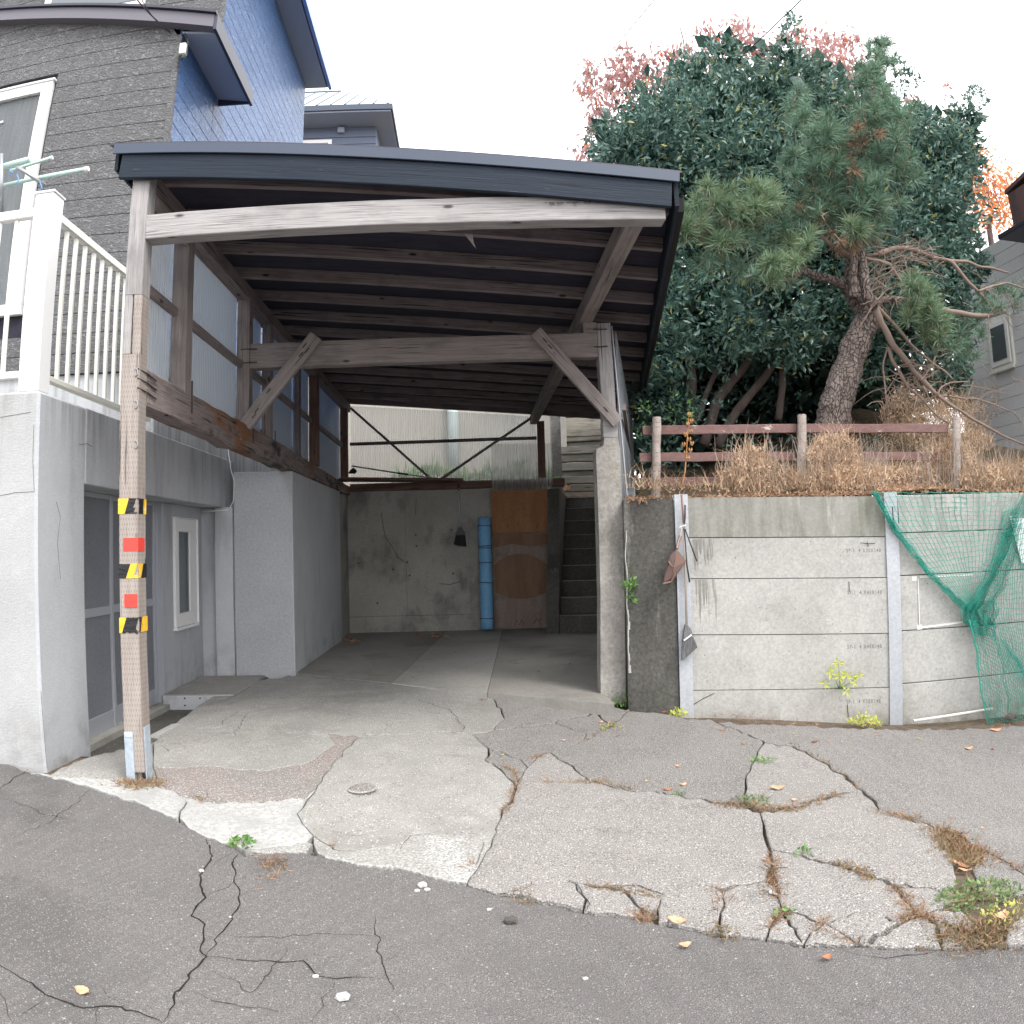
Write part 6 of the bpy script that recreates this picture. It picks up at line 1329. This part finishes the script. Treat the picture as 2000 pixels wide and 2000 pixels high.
# pine needle drifts, moss in the joints
def drift(pts, n, wd_, m, L=.03, lift=.012):
    P = []; G = [ground(*p) for p in pts]
    for _ in range(n):
        i = RND.randrange(len(G) - 1); q = G[i].lerp(G[i + 1], RND.random()); x, y = q.x + RND.gauss(0, wd_), q.y + RND.gauss(0, wd_); P.append((x, y, Zg(x, y) + lift * RND.uniform(.1, 1.3)))
    return P
JN = [([(1010, 1532), (1003, 1510), (985, 1500)], 260, .012), ([(1007, 1535), (998, 1565), (985, 1595)], 300, .010), ([(1040, 1483), (1062, 1480)], 120, .012), ([(1120, 1530), (1180, 1532), (1240, 1548)], 420, .012), ([(1060, 1532), (1120, 1530)], 120, .008),
      ([(1130, 1455), (1190, 1425), (1200, 1410)], 260, .012), ([(1400, 1575), (1470, 1580), (1550, 1585), (1640, 1555)], 1300, .022), ([(1510, 1690), (1508, 1720), (1515, 1760)], 500, .016), ([(1500, 1660), (1508, 1690)], 120, .01), ([(1630, 1690), (1680, 1705), (1710, 1722)], 380, .016),
      ([(1746, 1735), (1775, 1770), (1800, 1795), (1835, 1800)], 650, .018), ([(1800, 1790), (1760, 1800)], 200, .01), ([(1840, 1625), (1870, 1660), (1890, 1690)], 2300, .045), ([(1880, 1660), (1920, 1665), (1995, 1705)], 500, .018), ([(1700, 1590), (1760, 1600), (1790, 1605)], 380, .02),
      ([(1150, 1738), (1200, 1740), (1290, 1755)], 380, .012), ([(1390, 1742), (1410, 1750), (1408, 1790)], 260, .012), ([(1245, 1785), (1262, 1800)], 260, .018), ([(1390, 1818), (1430, 1835)], 200, .018), ([(1530, 1780), (1505, 1820)], 200, .010), ([(1612, 1800), (1590, 1825), (1680, 1845)], 240, .010),
      ([(240, 1530), (270, 1540), (310, 1530)], 900, .035), ([(510, 1690), (545, 1680), (520, 1720)], 260, .03), ([(385, 1560), (400, 1568)], 100, .02), ([(1870, 1820), (1900, 1840), (1960, 1810)], 1400, .05), ([(1380, 1395), (1600, 1418)], 300, .02), ([(1980, 1420), (1930, 1425)], 200, .03),
      ([(1545, 1455), (1620, 1495), (1680, 1545)], 260, .008), ([(1030, 1358), (1060, 1362)], 80, .012), ([(940, 1368), (945, 1372)], 60, .012), ([(1005, 1742), (1040, 1770)], 110, .03), ([(910, 1700), (925, 1690)], 60, .01)]
P1_, P2_ = [], []
for k, (pts, n, wd_) in enumerate(JN):
    q = drift(pts, int(n * (.85 if wd_ > .03 else .45)), wd_, None); (P1_ if k % 3 else P2_).extend(q)
V, F = leaves_arr(np.array(P1_ + P2_[::2]), .045, .05, up=-.3); o = mesh_np('pine_needle_drifts', V, F, 'litter'); o['kind'] = 'stuff'
V, F = leaves_arr(np.array(P2_ + P1_[::3]), .018, .3, up=.6); o = mesh_np('joint_moss', V, F, 'moss'); o['kind'] = 'stuff'
# grit and crumbs on the road and along the broken edge
GR = []
for _ in range(480): q = E3[RND.randrange(4, len(E3) - 1)]; t = RND.random(); x, y = q.x + RND.gauss(0, .08), q.y + RND.gauss(-.02, .035); GR.append((x, y, RND.uniform(.0015, .006)))
for _ in range(380): px, py = RND.uniform(0, 2000), RND.uniform(1700, 2000); q = ground(px, py); GR.append((q.x, q.y, RND.uniform(.001, .0032)))
for _ in range(260): q = ground(RND.uniform(300, 640), RND.uniform(1290, 1480)); GR.append((q.x, q.y, RND.uniform(.001, .004)))
for _ in range(120): q = ground(RND.uniform(560, 680), RND.uniform(1290, 1330)); GR.append((q.x, q.y, RND.uniform(.002, .007)))
V = []; F = []
for x, y, r in GR:
    z = Zg(x, y) + r * .2 + (.008 if y > ground(1000, 1700).y and False else 0); n = len(V)
    r *= .8; V += [(x + r * RND.uniform(.7, 1.2), y, z), (x, y + r * RND.uniform(.7, 1.2), z), (x - r, y, z), (x, y - r, z), (x, y, z + r * RND.uniform(.6, 1)), (x, y, z - r)]
    F += [(n, n + 1, n + 4), (n + 1, n + 2, n + 4), (n + 2, n + 3, n + 4), (n + 3, n, n + 4), (n + 1, n, n + 5), (n + 2, n + 1, n + 5), (n + 3, n + 2, n + 5), (n, n + 3, n + 5)]
o = mesh_np('grit', V, F, 'agg'); o['kind'] = 'stuff'
def rock(px, py, r, label, grp=None, m='stone'):
    g = ground(px, py); vs = []; fs = []; import bmesh
    bm = bmesh.new(); bmesh.ops.create_icosphere(bm, subdivisions=1, radius=r)
    for v in bm.verts: v.co = Vector((v.co.x * 1.1, v.co.y * .8, v.co.z * .6)) * (1 + .35 * mnoise.noise(v.co * 40 + Vector((px, py, 0))))
    me = bpy.data.meshes.new('stone'); bm.to_mesh(me); bm.free(); me.materials.append(M[m]); o = bpy.data.objects.new('stone', me); COL.objects.link(o)
    o.location = (g.x, g.y, Zg(g.x, g.y) + r * .42); tag(o, label, 'stone', grp)
for a in ((670, 1952, .024, 'white angular stone on the asphalt at the bottom centre left of the photo'), (997, 1803, .026, 'largest white stone on the dark asphalt just below the driveway'), (825, 1732, .022, 'pale rubble lump just off the broken driveway edge'), (835, 1740, .014, 'small chip beside the pale rubble lump'), (815, 1742, .012, 'tiny chip left of the pale rubble lump'),
          (955, 1778, .010, 'tiny white pebble above the largest stone on the asphalt'), (1143, 1913, .010, 'small white pebble on the open asphalt low centre'), (394, 1703, .012, 'small white stone left of the forked asphalt crack'), (616, 1909, .011, 'flat pale pebble by the fine asphalt crack'), (1124, 1698, .009, 'dark grey pebble on the big pale slab'), (450, 1792, .007, 'tiny white pebble on the long asphalt crack')):
    rock(a[0], a[1], a[2], a[3], m='stone' if 'dark' not in a[3] else 'conc_dark')
# fallen leaves
def fleaf(P, L, ang, m, label, grp=None, tilt=.15, serr=True, name='fallen_leaf'):
    n = 9; vs = []; fs = []
    for i in range(n + 1):
        t = i / n; wv = math.sin(PI * min(1, t * 1.02)) ** .8 * .26 * (1 + (.18 if (i % 2 and serr) else 0)); cu = .12 * (t - .5) ** 2 * 4
        for s in (-1, 0, 1): vs.append(((t - .5) * L, s * wv * L, L * (cu + (.10 * abs(s) * (1 + .4 * math.sin(t * 9 + ang * 3))) * .6)))
    for i in range(n):
        for s in (0, 1): a = i * 3 + s; fs.append((a, a + 3, a + 4, a + 1))
    ln = L * .25; vs += [(-.5 * L, .002, .01 * L), (-.5 * L, -.002, .01 * L), (-.5 * L - ln, 0, .06 * L)]; q = len(vs); fs.append((q - 3, q - 2, q - 1))
    mw = Matrix.Translation(P) @ Matrix.Rotation(ang, 4, 'Z') @ Matrix.Rotation(tilt, 4, 'X')
    o = put(name, vs, fs, m, None, mw); tag(o, label, 'leaf', grp); return o
def gp(px, py, dz=.004): g = ground(px, py); return Vector((g.x, g.y, Zg(g.x, g.y) + dz))
fleaf(gp(163, 1938), .062, -.35, 'leaf_tan', 'large serrated tan leaf on the asphalt in the lower left corner', tilt=.25)
for (px, py, L, an, m_, lb) in ((1518, 1544, .075, -.2, 'leaf_tan', 'long pale tan leaf on the slab in front of the retaining wall'), (1335, 1537, .045, .3, 'leaf_tan', 'round tan leaf on the dark slab right of centre'), (1323, 1501, .04, 1.2, 'leaf_tan', 'tan leaf standing on the dark slab above the round tan leaf'),
                                (1955, 1797, .07, .5, 'leaf_tan', 'curled tan leaf in the weeds at the right edge of the driveway'), (1880, 1698, .06, 1.5, 'leaf_brown', 'dark brown leaf in the needle filled gap at right'), (1870, 1692, .05, 1.8, 'leaf_tan', 'left hand tan leaf of the group in the gap at right'), (1884, 1706, .055, 2.4, 'leaf_tan', 'lowest tan leaf of the group in the gap at right'),
                                (1296, 1396, .055, .1, 'leaf_redd', 'dark red leaf by the foot of the left steel post'), (1411, 1430, .05, -.6, 'leaf_brown', 'curled brown leaf on the slab below the retaining wall planks'), (1453, 1457, .035, .4, 'leaf_brown', 'small brown leaf left of the tiny green tuft'), (1591, 1453, .045, .0, 'leaf_redd', 'flat red brown leaf midway along the wall base'),
                                (1892, 1466, .07, .05, 'leaf_tan', 'pale tan leaf on the grey slab near the green net'), (1938, 1467, .03, .8, 'leaf_redd', 'small dark leaf right of the pale tan leaf near the net'), (1323, 1805, .07, -.6, 'leaf_tan', 'thin curled tan leaf at the slab edge by the asphalt'), (1614, 1876, .04, .2, 'leaf_brown', 'brown leaf on the asphalt below the driveway corner'),
                                (1338, 1852, .045, .1, 'leaf_tan', 'thin pale leaf on the asphalt right of centre'), (1092, 1327, .06, .2, 'leaf_tan', 'tan leaf on the carport floor near the right concrete post'), (1174, 1414, .045, .7, 'leaf_tan', 'tan leaf by the weeds below the concrete post'), (1125, 1376, .05, .1, 'leaf_brown', 'brown leaf at the front edge of the carport floor'),
                                (1550, 1567, .035, .3, 'leaf_tan', 'tan leaf among the moss at the slab joint'), (1305, 1547, .05, .1, 'leaf_brown', 'curled dark leaf at the joint left of the tiny weed'), (1510, 1752, .05, 1.7, 'stone', 'pale cream leaf in the slab joint near the road'), (806, 1328, .03, .5, 'leaf_brown', 'small brown leaf on the pale carport floor strip'), (1945, 1430, .09, -.3, 'leaf_tan', 'long bark coloured leaf under the green net'),
                                (1262, 1530, .03, 1.1, 'leaf_tan', 'tiny tan leaf on the dark slab beside the crack'), (982, 1478, .022, .5, 'weed_y', 'tiny yellow leaf on the grey slab centre'), (650, 1654, .03, .2, 'litter', 'small orange leaf on the white mortar')):
    fleaf(gp(px, py, .012 if py > 1400 else .02), L, an, m_, lb)
for k in range(34):
    px = RND.choice([RND.gauss(870, 16), RND.gauss(688, 12), RND.gauss(865, 40)]); py = 1246 + RND.gauss(0, 3.5) if px > 760 else 1256 + RND.gauss(0, 2)
    g = onZ(px, py, FZ); fleaf(Vector((g.x, g.y, FZ + .012 + RND.uniform(0, .03))), RND.uniform(.05, .10), RND.uniform(0, 6), RND.choice(['leaf_brown', 'leaf_tan', 'leaf_brown']), 'small dry brown leaf in the drift at the back of the carport floor', 'dry leaves drifted at the back of the carport floor', tilt=RND.uniform(-.5, .5))
for k in range(16):
    g = onZ(RND.uniform(600, 1150), RND.uniform(1250, 1330), FZ); fleaf(Vector((g.x, g.y, FZ + .006)), RND.uniform(.02, .04), RND.uniform(0, 6), 'leaf_brown', 'tiny brown leaf scattered singly over the carport floor', 'tiny leaves scattered over the carport floor')
for k in range(30):
    p = RND.choice([(1250, 1390), (1180, 1410), (1400, 1420), (1600, 1450), (1150, 1440), (1700, 1440), (1850, 1600)]); g = gp(p[0] + RND.gauss(0, 50), p[1] + RND.gauss(0, 14), .014); fleaf(g, RND.uniform(.018, .032), RND.uniform(0, 6), RND.choice(['leaf_tan', 'leaf_brown', 'weed_y']), 'tiny dry leaf scattered on the slabs near the retaining wall', 'tiny leaves scattered on the slabs near the wall')
# ferns seen through the clear sheet, leaves beside the sleepers
put_leaves('fern_bed', [((-.95 + .42 * k, 11.3, 1.0 + .06 * math.sin(k * 2)), .24, 260) for k in range(6)], .14, 'weed', None, .3, .2)
P = [(x, y, .92 + .19 * max(0, y - 11.8)) for x, y in ((RND.uniform(1.42, 1.62) + .115 * (RND.random() * 0) + .03 * k_, 11.6 + 2.6 * k_ / 10 + RND.uniform(0, .3)) for k_ in [RND.randrange(11) for _ in range(420)])]
V, F = leaves_arr(np.array(P), .07, .5, up=.1); o = mesh_np('leaf_pile', V, F, 'litter'); o['kind'] = 'stuff'
put_leaves('succulent', [((1.19, 5.46, -.30), .05, 60), ((1.19, 5.45, -.40), .04, 30)], .04, 'weed', None, .5, .1)

# ================================================================== GREEN NET, PIPE, SIGN
nt_ = thing('green_net', 'green garden net gathered and draped down the right hand wall planks', 'net', onW(1900, 1190, .05))
def net_sheet(fn, nu, nv, m='net', r=.0020, name='netting', jit=.010):
    V = []; F = []
    G = [[fn(i / nu, j / nv) for j in range(nv + 1)] for i in range(nu + 1)]
    for i in range(nu + 1):
        for j in range(nv + 1): p = G[i][j]; G[i][j] = p + Vector((mnoise.noise(p * 11) * jit, mnoise.noise(p * 9 + Vector((4, 4, 4))) * jit * .8, mnoise.noise(p * 11 + Vector((8, 2, 5))) * jit)) + Vector((RND.gauss(0, .0022), 0, RND.gauss(0, .0022)))
    def seg(a, b):
        d = (b - a)
        if d.length < 1e-4: return
        d.normalize(); u = d.cross(Vector((0, 1, 0))); u = (u.normalized() if u.length > .1 else Vector((1, 0, 0))) * r; v = d.cross(u).normalized() * r; n = len(V)
        for c in (a, b): V.extend([tuple(c + u), tuple(c - u * .5 + v * .87), tuple(c - u * .5 - v * .87)])
        for k in range(3): F.append((n + k, n + (k + 1) % 3, n + 3 + (k + 1) % 3, n + 3 + k))
    for i in range(nu + 1):
        for j in range(nv + 1):
            if i < nu: seg(G[i][j], G[i + 1][j])
            if j < nv: seg(G[i][j], G[i][j + 1])
    o = mesh_np(name, V, F, m, nt_); o['kind'] = 'stuff'; return o
def lerp2(A, B, t): return (A[0] + (B[0] - A[0]) * t, A[1] + (B[1] - A[1]) * t)
def edgef(pts):
    def f(t):
        s = t * (len(pts) - 1); i = min(len(pts) - 2, int(s)); return lerp2(pts[i], pts[i + 1], s - i)
    return f
def ruled(L, R, off, pw=1.0):
    l, r = edgef(L), edgef(R)
    def f(u, v):
        p = lerp2(l(v), r(v), u ** pw); o = off(u, v) if callable(off) else off; return onW(p[0], p[1], o)
    return f
# upper flap from the wall top, narrowing to the gather
net_sheet(ruled([(1708, 962), (1740, 1022), (1800, 1100), (1862, 1165), (1892, 1192)], [(1990, 962), (1975, 1020), (1955, 1080), (1925, 1150), (1908, 1188)], lambda u, v: .02 + .05 * v + .02 * math.sin(u * 9)), 22, 26)
# rope like borders
for pts in ([(1708, 962), (1735, 1010), (1770, 1062), (1810, 1110), (1860, 1163), (1895, 1195)], [(2010, 955), (1985, 1010), (1970, 1050), (1950, 1100), (1925, 1150), (1905, 1188)], [(1712, 966), (1745, 1030), (1800, 1105), (1880, 1190)]):
    l = edgef(pts); net_sheet(lambda u, v, l=l: onW(l(v)[0] + (u - .5) * 13, l(v)[1] + (u - .5) * 4, .05 + .02 * math.sin(u * 14 + v * 9)), 7, 40, jit=.018, name='gathered_edge')
# bundle and knot
net_sheet(ruled([(1960, 1000), (1948, 1060), (1920, 1130), (1885, 1190), (1882, 1215)], [(2010, 990), (1995, 1060), (1965, 1140), (1930, 1195), (1945, 1225)], lambda u, v: .06 + .05 * math.sin(u * 12)), 16, 36, jit=.02, name='bundle')
net_sheet(ruled([(1876, 1180), (1878, 1210), (1900, 1235)], [(1945, 1170), (1950, 1205), (1940, 1240)], lambda u, v: .08 + .05 * math.sin(u * 17 + v * 5)), 22, 18, jit=.03, name='knot')
# right curtain and lower skirt
net_sheet(ruled([(1960, 1040), (1945, 1120), (1940, 1200), (1960, 1260), (1990, 1300)], [(2040, 1000), (2040, 1100), (2040, 1200), (2040, 1300), (2040, 1400)], .06), 20, 34, jit=.012)
net_sheet(ruled([(1890, 1215), (1905, 1262), (1913, 1330), (1925, 1400), (1945, 1450)], [(1945, 1225), (1960, 1300), (1970, 1370), (1975, 1430), (1990, 1458)], lambda u, v: .10 + .07 * v + .03 * math.sin(u * 10)), 12, 32, jit=.02)
net_sheet(ruled([(1935, 1225), (1955, 1290), (1965, 1350), (1975, 1420), (1985, 1450)], [(1990, 1290), (2010, 1350), (2020, 1400), (2030, 1430), (2040, 1455)], lambda u, v: .12 + .06 * v), 11, 26, jit=.018)
l = edgef([(1893, 1210), (1908, 1270), (1915, 1345), (1928, 1405), (1945, 1448), (1990, 1462)]); MB().tube([onW(*l(t), .17) for t in np.linspace(0, 1, 26)], .005, 6).build('border_rope', 'net', nt_, True)
pp = thing('white_pipe', 'thin white plastic pipe lying at the wall foot by the green net', 'pipe', gp(1850, 1415))
A, B = onW(1786, 1415, .12), onW(1940, 1405, .10); A.z = Zg(A.x, A.y) + .02; B.z = A.z + .02
MB().tube([A, B], .010, 10).build('tube', 'pvc', pp, True)
MB().tube([A - (B - A).normalized() * .006, A], .013, 10).build('end_cap', 'pvc', pp, True)
sg = thing('white_board', 'white plastic board behind the green net at the right edge', 'board', onW(1995, 1050, .02))
MB().poly([onW(*p, .03) for p in ((1973, 1012), (1992, 1012), (2040, 1015), (2040, 1102), (1996, 1100), (1985, 1060))], WN * -.006).build('panel', 'white', sg)
mb = MB(); 
for _ in range(3): mb.tube([onW(1972, 1010, .045), onW(1978, 1008, .05)], .004, 5)
mb.build('clip', 'white', sg)
# stone and litter at the foot of the net
rock(1975, 1405, .05, 'dark mossy lump under the foot of the green net', m='conc_dark')

# ================================================================== WIRES
def wire(name, label, a, b, ya, yb, r, cat='wire', sag=.1):
    A, B = onY(*a, ya), onY(*b, yb); pts = []
    for i in range(17): t = i / 16; p = A.lerp(B, t); p.z -= sag * 4 * t * (1 - t); pts.append(p)
    o = MB().tube(pts, r, 5).build(name, 'blackp'); tag(o, label, cat); return o
wire('overhead_wire', 'thin overhead wire crossing the white sky left of the trees', (1290, -15), (1100, 205), 14, 22, .012)
wire('overhead_wire', 'overhead wire passing in front of the evergreen crown', (1590, -25), (1240, 290), 7, 9.5, .008)
wire('overhead_wire', 'faint overhead wire over the right part of the trees', (1790, -15), (1640, 90), 14, 16, .009)
wire('overhead_wire', 'service wire running to the corner of the charcoal house', (260, -10), (332, 62), 4.6, 5.35, .006, sag=.02)
wire('overhead_wire', 'second service wire beside the one to the house corner', (272, -10), (336, 66), 4.6, 5.35, .004, sag=.05)
